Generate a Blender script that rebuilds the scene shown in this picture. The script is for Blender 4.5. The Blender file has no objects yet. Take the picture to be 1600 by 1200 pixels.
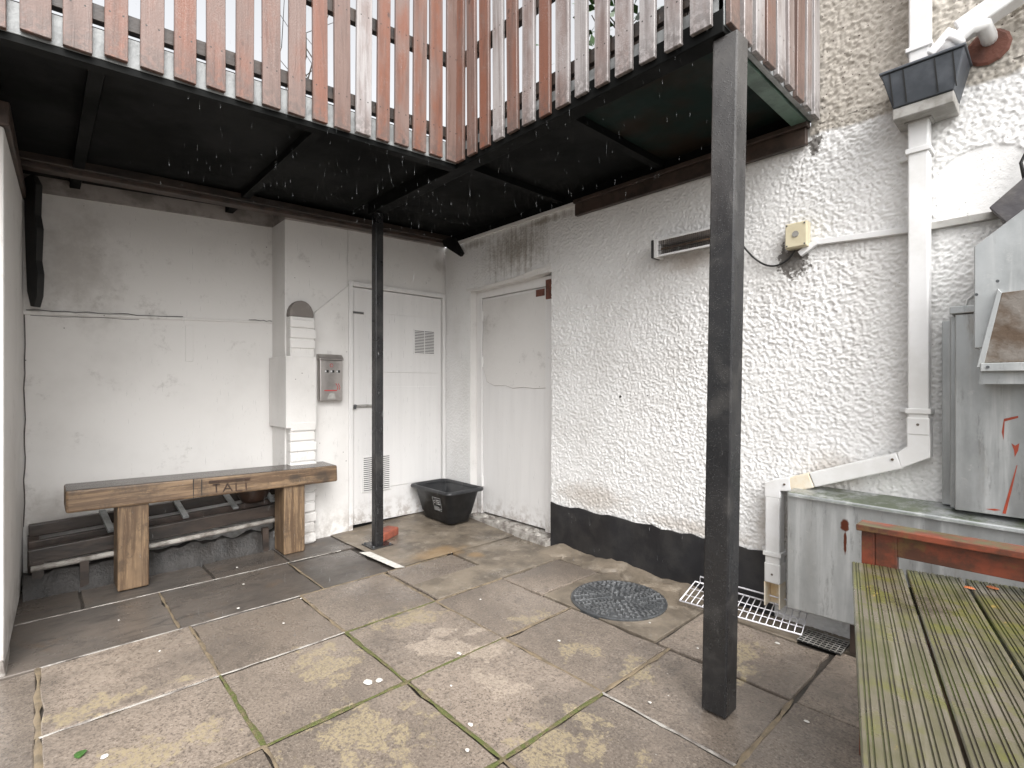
import bpy, bmesh, math, random
import numpy as np
from mathutils import Vector, Matrix
R = math.radians
random.seed(7)
scene = bpy.context.scene
COL = scene.collection

# ------------------------------------------------------------------ camera
A = R(42.8)
cam_d = bpy.data.cameras.new('camera'); cam = bpy.data.objects.new('camera', cam_d); COL.objects.link(cam)
cam_d.sensor_width = 36.0; cam_d.lens = 18.0; cam_d.clip_start = 0.02; cam_d.clip_end = 500
cam.location = (3.95, -2.80, 1.2)
cam.rotation_euler = (R(90), 0, R(90) - A)
scene.camera = cam
# ------------------------------------------------------------------ sky, sun, exposure
w = bpy.data.worlds.new('World'); scene.world = w; w.use_nodes = True
wn = w.node_tree; wn.nodes.clear()
wo = wn.nodes.new('ShaderNodeOutputWorld'); bg = wn.nodes.new('ShaderNodeBackground')
sky = wn.nodes.new('ShaderNodeTexSky'); sky.sky_type = 'NISHITA'; sky.sun_disc = False
SUN_EL, SUN_ROT = R(48), R(112)
sky.sun_elevation = SUN_EL; sky.sun_rotation = SUN_ROT
sky.air_density = 1.0; sky.dust_density = 6.0; sky.ozone_density = 1.0
hs = wn.nodes.new('ShaderNodeHueSaturation'); hs.inputs['Saturation'].default_value = 0.10
wn.links.new(sky.outputs[0], hs.inputs['Color']); wn.links.new(hs.outputs[0], bg.inputs[0]); wn.links.new(bg.outputs[0], wo.inputs[0])
bg.inputs[1].default_value = 0.15
sl = bpy.data.lights.new('sun', 'SUN'); sun = bpy.data.objects.new('sun', sl); COL.objects.link(sun)
sl.energy = 0.5; sl.angle = R(100); sl.color = (1.0, 0.97, 0.94)
sd = Vector((math.sin(SUN_ROT) * math.cos(SUN_EL), math.cos(SUN_ROT) * math.cos(SUN_EL), math.sin(SUN_EL)))
sun.rotation_euler = sd.to_track_quat('Z', 'Y').to_euler(); sun.location = (2, -2, 8)
scene.view_settings.view_transform = 'Standard'; scene.view_settings.look = 'None'
scene.view_settings.exposure = 1.33; scene.view_settings.gamma = 1.0
scene.render.engine = 'CYCLES'

# ------------------------------------------------------------------ material helpers
class NT:
    def __init__(s, name):
        s.m = bpy.data.materials.new(name); s.m.use_nodes = True
        s.t = s.m.node_tree; s.t.nodes.clear()
        s.out = s.t.nodes.new('ShaderNodeOutputMaterial'); s.b = s.t.nodes.new('ShaderNodeBsdfPrincipled')
        s.t.links.new(s.b.outputs[0], s.out.inputs[0])
        g = s.t.nodes.new('ShaderNodeNewGeometry'); s.pos = g.outputs['Position']; s.nor = g.outputs['Normal']
        tc = s.t.nodes.new('ShaderNodeTexCoord'); s.obj = tc.outputs['Object']
        oi = s.t.nodes.new('ShaderNodeObjectInfo'); s.rnd = oi.outputs['Random']
    def put(s, sock, v):
        if hasattr(v, 'links') or isinstance(v, bpy.types.NodeSocket): s.t.links.new(v, sock)
        else:
            if isinstance(v, (tuple, list)) and len(v) == 3 and sock.type == 'RGBA': v = (*v, 1)
            sock.default_value = v
    def math(s, op, a, b=0.0, clamp=False):
        n = s.t.nodes.new('ShaderNodeMath'); n.operation = op; n.use_clamp = clamp
        s.put(n.inputs[0], a); s.put(n.inputs[1], b); return n.outputs[0]
    def vm(s, op, a, b=(0, 0, 0)):
        n = s.t.nodes.new('ShaderNodeVectorMath'); n.operation = op
        s.put(n.inputs[0], a); s.put(n.inputs[1], b)
        return n.outputs['Value'] if op in ('LENGTH', 'DOT_PRODUCT', 'DISTANCE') else n.outputs[0]
    def noise(s, scale, detail=4, rough=.55, vec=None, dist=0.0):
        n = s.t.nodes.new('ShaderNodeTexNoise'); s.put(n.inputs['Vector'], vec if vec is not None else s.pos)
        n.inputs['Scale'].default_value = scale; n.inputs['Detail'].default_value = detail
        n.inputs['Roughness'].default_value = rough; n.inputs['Distortion'].default_value = dist
        return n.outputs[0]
    def vor(s, scale, vec=None, feature='F1', out=0, rand=1.0):
        n = s.t.nodes.new('ShaderNodeTexVoronoi'); n.feature = feature; s.put(n.inputs['Vector'], vec if vec is not None else s.pos)
        n.inputs['Scale'].default_value = scale; n.inputs['Randomness'].default_value = rand; return n.outputs[out]
    def ramp(s, v, a, b, lo=0.0, hi=1.0):
        n = s.t.nodes.new('ShaderNodeMapRange'); n.interpolation_type = 'SMOOTHSTEP'
        s.put(n.inputs[0], v); n.inputs[1].default_value = a; n.inputs[2].default_value = b
        n.inputs[3].default_value = lo; n.inputs[4].default_value = hi; return n.outputs[0]
    def mix(s, f, a, b, mode='MIX'):
        n = s.t.nodes.new('ShaderNodeMix'); n.data_type = 'RGBA'; n.blend_type = mode
        s.put(n.inputs[0], f); s.put(n.inputs[6], a); s.put(n.inputs[7], b); return n.outputs[2]
    def scale(s, vec, k): return s.vm('MULTIPLY', vec, k)
    def sep(s, vec):
        n = s.t.nodes.new('ShaderNodeSeparateXYZ'); s.put(n.inputs[0], vec); return n.outputs
    def blobs(s, L, vec=None, nscale=9.0, namp=.55):
        """soft irregular patches (stains with their own shape): max over centres of 1-|p-c|/r, frayed by noise"""
        vec = vec if vec is not None else s.pos; res = None
        for c, r in L:
            if not isinstance(r, tuple): r = (r, r, r)
            d = s.vm('LENGTH', s.vm('DIVIDE', s.vm('SUBTRACT', vec, c), r))
            v = s.math('SUBTRACT', 1.0, d)
            res = v if res is None else s.math('MAXIMUM', res, v)
        nz = s.math('MULTIPLY', s.math('SUBTRACT', s.noise(nscale, 6, .65, vec), .5), namp * 2)
        return s.math('ADD', res, nz)
    def bump(s, h, strength=.5, dist=.01, prev=None):
        n = s.t.nodes.new('ShaderNodeBump'); n.inputs['Strength'].default_value = strength; n.inputs['Distance'].default_value = dist
        s.put(n.inputs['Height'], h)
        if prev is not None: s.put(n.inputs['Normal'], prev)
        return n.outputs[0]
    def done(s, col, rough=.6, nrm=None, metal=0.0, spec=.5, **kw):
        s.put(s.b.inputs['Base Color'], col); s.put(s.b.inputs['Roughness'], rough); s.put(s.b.inputs['Metallic'], metal)
        s.b.inputs['Specular IOR Level'].default_value = spec
        if nrm is not None: s.put(s.b.inputs['Normal'], nrm)
        for k, v in kw.items(): s.put(s.b.inputs[k], v)
        return s.m

M = {}
def m_white_smooth():
    t = NT('white_painted_plaster')
    big = t.noise(1.3, 5, .6); fine = t.noise(60, 3)
    c = t.mix(t.ramp(big, .42, .75), (.70, .685, .665), (.60, .585, .565))
    scuff = t.math('MULTIPLY', t.ramp(t.noise(5, 8, .75), .56, .70), .45)
    c = t.mix(scuff, c, (.36, .34, .32))
    sp = t.math('MULTIPLY', t.ramp(t.vor(11), .05, .03), t.ramp(t.noise(2.2), .46, .58))
    c = t.mix(sp, c, (.06, .05, .045))
    low = t.math('MULTIPLY', t.ramp(t.sep(t.pos)[2], .35, .0), t.ramp(t.noise(7, 6, .7), .35, .65))
    c = t.mix(t.math('MULTIPLY', low, .65), c, (.22, .19, .16))
    st = t.ramp(t.blobs([((-.28, -2.62, 1.95), (.3, .3, .5)), ((-.28, -2.78, .35), (.3, .3, .25)), ((0, -.05, 2.3), (.2, .12, .1))], nscale=9, namp=.9), .0, 1.1)
    c = t.mix(t.math('MULTIPLY', st, .45), c, (.25, .22, .19))
    n = t.bump(t.noise(9, 6, .6), .25, .012); n = t.bump(fine, .12, .003, n)
    return t.done(c, t.ramp(big, .3, .7, .55, .75), n, spec=.3)
def m_white_wood():
    t = NT('white_gloss_painted_wood')
    g = t.noise(14, 5, .6, t.scale(t.pos, (1, 1, .06)))
    c = t.mix(t.ramp(g, .4, .75), (.72, .71, .70), (.68, .67, .66))
    low = t.math('MULTIPLY', t.ramp(t.sep(t.pos)[2], .30, .02), t.ramp(t.noise(16, 6, .7), .42, .62))
    c = t.mix(t.math('MULTIPLY', low, .6), c, (.22, .17, .13))
    sc = t.math('MULTIPLY', t.ramp(t.noise(11, 8, .8), .64, .72), .4)
    c = t.mix(sc, c, (.35, .32, .29))
    return t.done(c, t.ramp(g, .3, .7, .38, .6), t.bump(t.noise(60, 4, .6, t.scale(t.pos, (1, 1, .1))), .08, .002), spec=.4)
def m_render():
    t = NT('white_roughcast_render')
    z = t.sep(t.pos)[2]; x = t.sep(t.pos)[0]
    big = t.noise(2.0, 5, .6)
    c = t.mix(t.ramp(big, .4, .7), (.76, .755, .745), (.68, .67, .655))
    sp = t.math('MULTIPLY', t.ramp(t.vor(22), .10, .05), t.ramp(t.noise(3.1), .52, .66))
    c = t.mix(t.math('MULTIPLY', sp, .7), c, (.12, .10, .08))
    # stains with a shape of their own: seepage above the door, mould round the switch, soot under the heater
    s1 = t.blobs([((.98, 0, 2.27), (.55, .5, .32)), ((.45, 0, 2.42), (.25, .5, .06)), ((1.25, 0, 2.43), (.5, .5, .05))], nscale=16)
    drip = t.noise(30, 5, .7, t.scale(t.pos, (1, 1, .06)))
    c = t.mix(t.math('MULTIPLY', t.ramp(t.math('ADD', t.math('MULTIPLY', s1, .45), t.math('MULTIPLY', drip, .9)), .50, .95), .75), c, (.21, .175, .13))
    s2 = t.ramp(t.blobs([((3.02, 0, 1.83), (.13, .5, .16)), ((3.12, 0, 2.38), (.05, .5, .10))], nscale=45, namp=.9), .35, .55)
    c = t.mix(t.math('MULTIPLY', s2, .85), c, (.07, .06, .05))
    s3 = t.ramp(t.blobs([((2.45, 0, 1.91), (.22, .5, .09))], nscale=12), .05, .9)
    c = t.mix(t.math('MULTIPLY', s3, .55), c, (.26, .20, .15))
    s4 = t.ramp(t.blobs([((1.75, 0, .42), (.5, .5, .16)), ((2.5, 0, .36), (.6, .5, .08)), ((3.2, 0, .78), (.2, .4, .16)), ((2.95, 0, .45), (.2, .4, .3))], nscale=18), .15, .9)
    c = t.mix(t.math('MULTIPLY', s4, .45), c, (.33, .26, .19))
    hole = t.ramp(t.blobs([((1.975, 0, 1.116), .014), ((2.177, 0, 1.128), .011)], namp=.2), .0, .3)
    c = t.mix(hole, c, (.05, .045, .04))
    # above the paint line: bare cream pebbledash
    edge = t.math('ADD', z, t.math('MULTIPLY', t.math('SUBTRACT', t.noise(9, 5), .5), .10))
    bare = t.math('MULTIPLY', t.ramp(edge, 2.405, 2.43), t.ramp(x, 3.08, 3.1))
    peb = t.mix(t.ramp(t.noise(45, 4, .7), .35, .7), (.50, .465, .415), (.36, .33, .285))
    peb = t.mix(t.ramp(t.vor(38), .16, .08), peb, (.10, .08, .07))
    c = t.mix(bare, c, peb)
    smooth = t.ramp(t.blobs([((3.72, 0, 2.0), (.18, .5, .15)), ((3.6, 0, .76), (.3, .5, .12))], namp=.3), .2, .4)
    pit_shade = t.math('MULTIPLY', t.ramp(t.vor(48), .16, .07), t.ramp(t.noise(5, 5, .7), .44, .60))  # dark specks painted as the shade inside roughcast pits
    c = t.mix(t.math('MULTIPLY', pit_shade, .55), c, (.16, .15, .14))
    n = t.bump(t.noise(150, 4, .7), .5, .004)
    return t.done(c, .75, n, spec=.25)
def m_simple(name, col, col2, rough, scale=8, bump=.2, bd=.004, metal=0, spec=.5, lo=.4, hi=.65, rough2=None, stretch=None):
    t = NT(name); v = t.pos if stretch is None else t.scale(t.pos, stretch)
    n = t.noise(scale, 6, .62, v)
    c = t.mix(t.ramp(n, lo, hi), col, col2)
    r = rough if rough2 is None else t.ramp(t.noise(scale * .6, 5, .6, v), .35, .65, rough, rough2)
    return t.done(c, r, t.bump(t.noise(scale * 4, 4, .6, v), bump, bd), metal, spec)
def m_slat(name, red, grey, light):
    """stained sawn boards, each weathered differently; grain along local Z, saw marks across"""
    t = NT(name)
    off = t.vm('ADD', t.obj, t.vm('MULTIPLY', (1, 1, 1), t.math('MULTIPLY', t.rnd, 37.0)))
    cc = t.t.nodes.new('ShaderNodeCombineXYZ'); t.put(cc.inputs[0], t.math('MULTIPLY', t.rnd, 31.0)); t.put(cc.inputs[1], t.math('MULTIPLY', t.rnd, 17.0)); t.put(cc.inputs[2], t.math('MULTIPLY', t.rnd, 53.0))
    v = t.vm('ADD', t.obj, cc.outputs[0])
    g = t.noise(38, 6, .65, t.scale(v, (1, 1, .05)), .6)
    patch = t.noise(5, 5, .6, t.scale(v, (1.3, 1.3, .55)))
    rr = t.math('ADD', patch, t.math('MULTIPLY', t.math('SUBTRACT', t.rnd, .5), .30))
    c = t.mix(t.ramp(rr, .34, .60), red, grey)
    c = t.mix(t.math('MULTIPLY', t.ramp(g, .45, .7), .5), c, (.06, .035, .028))
    vs = t.vm('MULTIPLY', v, (1, 1, 1))
    saw = t.t.nodes.new('ShaderNodeTexWave'); saw.wave_type = 'BANDS'; saw.bands_direction = 'DIAGONAL'
    t.put(saw.inputs['Vector'], t.scale(v, (.7, .7, 1))); saw.inputs['Scale'].default_value = 30; saw.inputs['Distortion'].default_value = 14; saw.inputs['Detail'].default_value = 3; saw.inputs['Detail Scale'].default_value = 2
    c = t.mix(t.math('MULTIPLY', t.ramp(saw.outputs[1], .7, 1.0), t.math('MULTIPLY', t.ramp(t.noise(7, 4, .6, v), .48, .66), .28)), c, light)
    kn = t.ramp(t.vor(6.5, t.scale(v, (1.2, 1.2, .7))), .10, .04)
    c = t.mix(t.math('MULTIPLY', kn, .8), c, (.05, .03, .025))
    ex = t.math('ABSOLUTE', t.sep(t.obj)[0]); c = t.mix(t.math('MULTIPLY', t.ramp(t.math('ADD', ex, t.math('MULTIPLY', t.noise(14, 5, .7, v), .02)), .030, .050), .6), c, grey)
    nl = t.ramp(t.blobs([((sx * .02, -.010, z), (.0045, .02, .0045)) for sx in (-1, 1) for z in (.165, .593)], t.obj, 60, .1), .1, .4)
    c = t.mix(nl, c, (.02, .015, .012))
    zz = t.sep(t.obj)[2]
    wetbase = t.math('MULTIPLY', t.ramp(zz, .16, .0), t.ramp(t.noise(40, 5, .7, v), .40, .55))
    c = t.mix(t.math('MULTIPLY', wetbase, .55), c, (.07, .06, .055))
    n = t.bump(saw.outputs[1], .10, .003); n = t.bump(g, .4, .004, n)
    return t.done(c, t.ramp(patch, .3, .7, .30, .55), n, spec=.5)
def m_metal_paint(name='wet_black_steel_paint', sky_sheen_amt=.38):
    t = NT(name)
    n0 = t.noise(6, 6, .65)
    c = t.mix(t.ramp(n0, .5, .72), (.013, .013, .014), (.040, .038, .036))
    worn = t.ramp(t.noise(16, 7, .75, t.scale(t.pos, (1, 1, .35))), .60, .70)
    c = t.mix(t.math('MULTIPLY', worn, .4), c, (.11, .105, .10))
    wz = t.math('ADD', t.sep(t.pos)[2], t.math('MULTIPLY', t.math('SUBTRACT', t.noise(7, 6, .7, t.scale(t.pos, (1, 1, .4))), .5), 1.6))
    c = t.mix(t.math('MULTIPLY', t.ramp(wz, 1.5, 2.7), sky_sheen_amt), c, (.24, .23, .22))  # sky reflection painted in: paler grey towards the top of the shaft
    drops = t.ramp(t.vor(150), .30, .10); drops = t.math('MULTIPLY', drops, t.ramp(t.noise(5), .38, .55))
    n = t.bump(t.noise(30, 5, .6, t.scale(t.pos, (1, 1, .2))), .3, .003); n = t.bump(drops, .9, .0025, n)
    return t.done(c, t.ramp(n0, .35, .65, .22, .42), n, spec=.6)
def m_galv():
    t = NT('weathered_galvanised_steel')
    n0 = t.noise(3, 6, .65, t.scale(t.pos, (1, 1, .5))); st = t.noise(18, 5, .6, t.scale(t.pos, (1, 1, .06)))
    c = t.mix(t.ramp(n0, .35, .68), (.46, .475, .475), (.30, .312, .312))
    c = t.mix(t.math('MULTIPLY', t.ramp(st, .50, .66), .6), c, (.58, .59, .585))
    c = t.mix(t.math('MULTIPLY', t.ramp(t.noise(30, 6, .8, t.scale(t.pos, (1, 1, .15))), .55, .68), .5), c, (.20, .20, .195))
    c = t.mix(t.math('MULTIPLY', t.ramp(t.noise(25, 7, .8), .58, .70), .4), c, (.62, .62, .60))
    rust = t.ramp(t.blobs([((3.288, -.18, .575), (.022, .1, .04)), ((3.29, -.18, .5), (.008, .1, .07))], nscale=40, namp=.4), .15, .45)
    c = t.mix(rust, c, (.12, .035, .018))
    rs = t.math('MULTIPLY', t.ramp(t.noise(4.5, 6, .7, t.scale(t.pos, (1, 1, .3))), .60, .75), .5)
    c = t.mix(rs, c, (.24, .185, .13))
    nz = t.sep(t.nor)[2]
    moss = t.math('MULTIPLY', t.ramp(nz, .7, .9), t.ramp(t.noise(7, 6, .7), .42, .58))
    c = t.mix(t.math('MULTIPLY', moss, .7), c, (.10, .13, .05))
    return t.done(c, t.ramp(st, .35, .65, .30, .52), t.bump(t.noise(7, 5, .6), .22, .008), .6, .5)
def m_slab(name, a, b, dark, wet):
    t = NT(name)
    big = t.noise(1.7, 6, .65); ag = t.noise(105, 4, .8); vg = t.noise(.9, 6, .7)
    c = t.mix(t.ramp(big, .36, .68), a, b)
    tone = t.math('ADD', .82, t.math('MULTIPLY', t.rnd, .36))
    cm = t.t.nodes.new('ShaderNodeVectorMath'); cm.operation = 'SCALE'; t.put(cm.inputs[0], c); t.put(cm.inputs[3], tone); c = cm.outputs[0]
    if not dark:
        c = t.mix(t.math('MULTIPLY', t.ramp(ag, .52, .62), .75), c, (.050, .040, .034))
        c = t.mix(t.math('MULTIPLY', t.ramp(ag, .45, .36), .60), c, (.36, .31, .26))
        c = t.mix(t.math('MULTIPLY', t.ramp(t.noise(14, 7, .8), .50, .64), .5), c, (.075, .062, .052))
        c = t.mix(t.math('MULTIPLY', t.ramp(vg, .50, .62), .45), c, (.085, .072, .062))
        tan = t.blobs([((1.79, -1.90, 0), (.20, .17, 1)), ((2.33, -1.97, 0), (.25, .24, 1)), ((1.68, -1.43, 0), (.12, .22, 1)), ((2.82, -1.53, 0), (.20, .22, 1)), ((2.07, -.96, 0), (.08, .16, 1)),
                       ((2.73, -.97, 0), (.10, .13, 1)), ((1.95, -2.55, 0), (.12, .3, 1)), ((3.0, -.55, 0), (.1, .2, 1)), ((2.45, -1.0, 0), (.1, .1, 1)), ((1.5, -2.6, 0), (.08, .25, 1)), ((3.1, -1.7, 0), (.3, .3, 1)), ((2.6, -2.4, 0), (.3, .3, 1))], nscale=10, namp=2.6)
        c = t.mix(t.math('MULTIPLY', t.math('MULTIPLY', t.ramp(tan, .25, .60), .85), t.ramp(t.noise(70, 5, .8), .40, .56)), c, (.31, .255, .160))
        pale = t.blobs([((2.02, -1.42, 0), (.13, .22, 1)), ((2.38, -1.44, 0), (.14, .12, 1)), ((2.2, -1.35, 0), (.12, .12, 1)), ((1.92, -1.37, 0), (.07, .07, 1))], nscale=7, namp=2.0)
        c = t.mix(t.math('MULTIPLY', t.ramp(pale, .36, .42), .75), c, t.mix(t.ramp(ag, .45, .6), (.37, .31, .25), (.22, .18, .145)))
    else:
        lay = t.noise(6, 7, .7, t.scale(t.pos, (2.2, .6, 1)), 1.2)
        c = t.mix(t.math('MULTIPLY', t.ramp(lay, .48, .66), .6), c, (.035, .032, .030))
        c = t.mix(t.math('MULTIPLY', t.ramp(t.noise(3, 6, .7), .56, .7), .5), c, (.13, .085, .05))
    c = t.mix(t.math('MULTIPLY', t.ramp(t.vor(13), .045, .03), t.ramp(t.noise(2.7), .52, .6)), c, (.5, .48, .44))
    r = t.ramp(t.noise(1.6, 6, .65), .40, .60, wet[0], wet[1])
    n = t.bump(ag, .45 if not dark else .12, .003); n = t.bump(t.noise(11, 6, .65), .35, .010, n)
    return t.done(c, r, n, spec=.5)
def m_concrete():
    t = NT('old_cement_screed')
    n0 = t.noise(3.2, 7, .7); c = t.mix(t.ramp(n0, .38, .66), (.20, .165, .125), (.095, .078, .06))
    c = t.mix(t.math('MULTIPLY', t.ramp(t.noise(9, 7, .75), .52, .66), .6), c, (.30, .26, .21))
    rust = t.blobs([((.95, -.72, 0), (.18, .3, 1)), ((1.15, -.55, 0), (.10, .08, 1))], nscale=10)
    c = t.mix(t.math('MULTIPLY', t.ramp(rust, .1, .7), .5), c, (.30, .19, .085))
    return t.done(c, t.ramp(t.noise(2, 5), .35, .6, .22, .6), t.bump(t.noise(22, 7, .7), .45, .008), spec=.5)
def m_deckboard():
    t = NT('mossy_grooved_decking')
    v = t.obj
    g = t.noise(22, 6, .65, t.scale(v, (1, .05, 1)), .5); p = t.noise(3.5, 6, .65, t.pos); q = t.noise(9, 6, .7, t.pos)
    c = t.mix(t.ramp(p, .40, .62), (.118, .102, .076), (.078, .074, .036))
    c = t.mix(t.math('MULTIPLY', t.ramp(g, .45, .7), .5), c, (.22, .195, .165))
    c = t.mix(t.math('MULTIPLY', t.ramp(t.math('ADD', q, t.math('MULTIPLY', t.sep(v)[1], .07)), .42, .60), .8), c, (.105, .105, .024))
    c = t.mix(t.math('MULTIPLY', t.ramp(t.noise(5, 7, .75, t.pos), .52, .66), .65), c, (.045, .040, .030))
    c = t.mix(t.math('MULTIPLY', t.ramp(t.noise(13, 5, .7, t.scale(t.pos, (1, .5, 1))), .63, .70), .8), c, (.33, .23, .06))
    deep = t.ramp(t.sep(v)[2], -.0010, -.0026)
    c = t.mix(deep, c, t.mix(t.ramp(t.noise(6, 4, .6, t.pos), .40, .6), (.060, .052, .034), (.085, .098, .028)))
    return t.done(c, t.ramp(p, .3, .7, .18, .45), t.bump(g, .4, .004), spec=.5)
def m_redwood():
    t = NT('red_stained_frame_timber')
    g = t.noise(20, 6, .65, t.scale(t.pos, (.08, 1, 1))); p = t.noise(7, 6, .7)
    c = t.mix(t.ramp(p, .38, .58), (.19, .045, .022), (.075, .028, .017))
    c = t.mix(t.math('MULTIPLY', t.ramp(t.noise(11, 6, .7), .50, .62), .7), c, (.13, .075, .025))
    c = t.mix(t.math('MULTIPLY', t.ramp(g, .5, .72), .6), c, (.04, .022, .014))
    nz = t.sep(t.nor)[2]
    c = t.mix(t.math('MULTIPLY', t.math('MULTIPLY', t.ramp(nz, .6, .9), .75), t.ramp(p, .40, .58)), c, (.10, .105, .045))
    return t.done(c, .42, t.bump(g, .4, .004))
def m_oak(name, axis):
    t = NT(name)
    sc = (1, .06, 1) if axis == 'Y' else (1, 1, .06)
    cc = t.vm('ADD', t.pos, (3, 5, 1)); g = t.noise(26, 7, .7, t.scale(cc, sc), .8); p = t.noise(4, 5, .6)
    c = t.mix(t.ramp(p, .38, .65), (.205, .135, .078), (.140, .094, .056))
    c = t.mix(t.math('MULTIPLY', t.ramp(g, .40, .58), .8), c, (.070, .040, .022))
    c = t.mix(t.math('MULTIPLY', t.ramp(t.noise(55, 5, .75, t.scale(cc, sc)), .54, .62), .6), c, (.30, .20, .11))
    kn = t.ramp(t.blobs([((.27, -1.47, .54), (.1, .07, .05)), ((.27, -1.27, .53), (.1, .10, .05)), ((.27, -1.25, .50), (.1, .05, .07))], nscale=25, namp=.5), .1, .8)
    c = t.mix(t.math('MULTIPLY', kn, .8), c, (.035, .026, .02))
    c = t.mix(t.math('MULTIPLY', t.ramp(t.noise(7, 7, .8), .50, .64), .7), c, (.06, .04, .026))
    nz = t.ramp(t.sep(t.nor)[2], .6, .9)
    c = t.mix(nz, c, t.mix(t.ramp(g, .4, .65), (.085, .068, .056), (.04, .032, .027)))
    r = t.mix(nz, (.55, .55, .55), (.22, .22, .22))
    return t.done(c, r, t.bump(g, .45, .005))
def build_mats():
    M['white'] = m_white_smooth(); M['whitewood'] = m_white_wood(); M['render'] = m_render()
    M['slat_red'] = m_slat('red_stained_board', (.185, .075, .046), (.165, .108, .090), (.28, .22, .19))
    M['slat_grey'] = m_slat('weathered_sky_glare_board', (.22, .17, .155), (.34, .32, .315), (.46, .44, .435))  # weathered grey, lightened to paint in haze and sky glare on the boards
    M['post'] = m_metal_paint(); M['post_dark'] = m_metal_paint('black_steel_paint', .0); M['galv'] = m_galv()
    M['slab'] = m_slab('wet_aggregate_slab', (.230, .188, .152), (.168, .137, .110), False, (.13, .48))
    M['stone'] = m_slab('dark_wet_sandstone', (.105, .088, .074), (.070, .062, .055), True, (.20, .48))
    M['cement'] = m_concrete(); M['deckboard'] = m_deckboard(); M['redwood'] = m_redwood()
    M['oakseat'] = m_oak('oak_beam', 'Y'); M['oakleg'] = m_oak('oak_post', 'Z')
    M['plinth'] = m_simple('black_masonry_paint', (.014, .014, .016), (.028, .027, .027), .35, 7, .3, .005, rough2=.6)
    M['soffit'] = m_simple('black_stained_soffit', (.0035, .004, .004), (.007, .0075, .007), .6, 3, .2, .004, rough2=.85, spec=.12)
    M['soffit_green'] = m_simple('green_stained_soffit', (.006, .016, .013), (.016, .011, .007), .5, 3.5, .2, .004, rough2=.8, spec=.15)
    M['soffit_edge'] = m_simple('algae_stained_edge', (.10, .16, .125), (.05, .085, .065), .4, 9, .2, .004)
    M['darkwood'] = m_simple('wet_dark_timber', (.045, .032, .025), (.018, .014, .012), .4, 14, .4, .004, stretch=(1, .3, 1))
    M['brownwood'] = m_simple('brown_ledger_timber', (.07, .048, .038), (.03, .022, .018), .45, 9, .4, .004)
    M['fascia'] = m_simple('grey_wet_fascia', (.27, .28, .28), (.16, .165, .165), .3, 12, .5, .004)
    M['greycon'] = m_simple('grimy_grey_concrete', (.33, .30, .28), (.19, .17, .155), .7, 6, .4, .006)
    M['mortar_pale'] = m_simple('lime_mortar', (.36, .34, .31), (.15, .13, .115), .7, 14, .5, .005)
    M['mortar_tan'] = m_simple('sandy_mortar', (.20, .155, .10), (.12, .095, .065), .6, 20, .5, .005)
    M['moss'] = m_simple('joint_moss', (.085, .098, .024), (.13, .105, .055), .8, 30, .9, .008)
    M['shade_debris'] = m_simple('shade_black_debris', (.020, .017, .015), (.010, .009, .008), .6, 14, .6, .01)  # debris coloured near black to carry the shade under the bench
    M['ground'] = m_simple('wet_dirt', (.05, .042, .035), (.028, .024, .02), .5, 8, .5, .01)
    M['upvc'] = m_simple('white_plastic_pipe', (.76, .76, .76), (.66, .655, .64), .28, 4, .05, .002, rough2=.42)
    M['upvc_stain'] = m_simple('stained_white_pipe', (.72, .66, .55), (.62, .45, .24), .35, 7, .05, .002)
    M['lead'] = m_simple('dark_grey_hopper_plastic', (.045, .052, .062), (.09, .10, .115), .3, 5, .1, .003, rough2=.5)
    M['leadpale'] = m_simple('grimy_pale_metal', (.36, .35, .33), (.20, .19, .17), .5, 9, .2, .004)
    M['tub'] = m_simple('black_recycled_plastic', (.016, .017, .019), (.028, .029, .031), .32, 9, .12, .002, rough2=.5)
    M['iron'] = m_simple('cast_iron', (.10, .105, .11), (.06, .063, .066), .25, 20, .3, .003, metal=.4, rough2=.42)
    M['iron_worn'] = m_simple('worn_iron_tread', (.20, .205, .21), (.11, .115, .12), .28, 12, .2, .003, metal=.5, rough2=.45)
    M['brick'] = m_simple('red_brick', (.30, .085, .05), (.20, .06, .04), .75, 22, .6, .006)
    M['stainless'] = m_simple('brushed_stainless', (.50, .47, .45), (.38, .35, .33), .28, 6, .05, .002, metal=.85)
    M['wire'] = m_simple('white_coated_wire', (.74, .73, .76), (.66, .65, .68), .35, 10, .05, .002)
    M['cream'] = m_simple('aged_cream_plastic', (.62, .56, .40), (.54, .48, .33), .4, 9, .05, .002)
    M['black'] = m_simple('matt_black', (.012, .012, .012), (.02, .019, .018), .5, 12, .1, .002)
    M['rust'] = m_simple('rusty_mesh', (.10, .068, .045), (.20, .18, .16), .7, 9, .5, .006, metal=.2)
    M['element'] = m_simple('heater_reflector', (.20, .13, .075), (.10, .06, .035), .35, 14, .1, .003, metal=.6)
    M['redpaint'] = m_simple('red_paint_marks', (.34, .055, .025), (.26, .045, .022), .45, 30, .1, .002)
    M['redprint'] = m_simple('red_print', (.50, .03, .03), (.45, .03, .03), .4, 5, 0, .001)
    M['whiteprint'] = m_simple('white_print', (.62, .62, .62), (.5, .5, .5), .5, 60, 0, .001)
    M['brownpatch'] = m_simple('rusty_brown_filler', (.16, .06, .04), (.10, .04, .028), .75, 18, .6, .006)
    M['whitefleck'] = m_simple('trodden_white_fleck', (.62, .60, .56), (.50, .48, .44), .6, 40, .2, .002)
    M['leaf'] = m_simple('green_leaf', (.035, .10, .02), (.05, .12, .025), .4, 30, .1, .002)
    M['rustleaf'] = m_simple('orange_dead_leaf', (.42, .13, .04), (.30, .09, .03), .5, 30, .1, .002)
    M['bark'] = m_simple('twig_bark', (.08, .06, .045), (.05, .04, .03), .7, 30, .3, .003)
    M['terracotta'] = m_simple('dark_glazed_pot', (.06, .035, .025), (.03, .02, .016), .35, 9, .1, .003)
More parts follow.
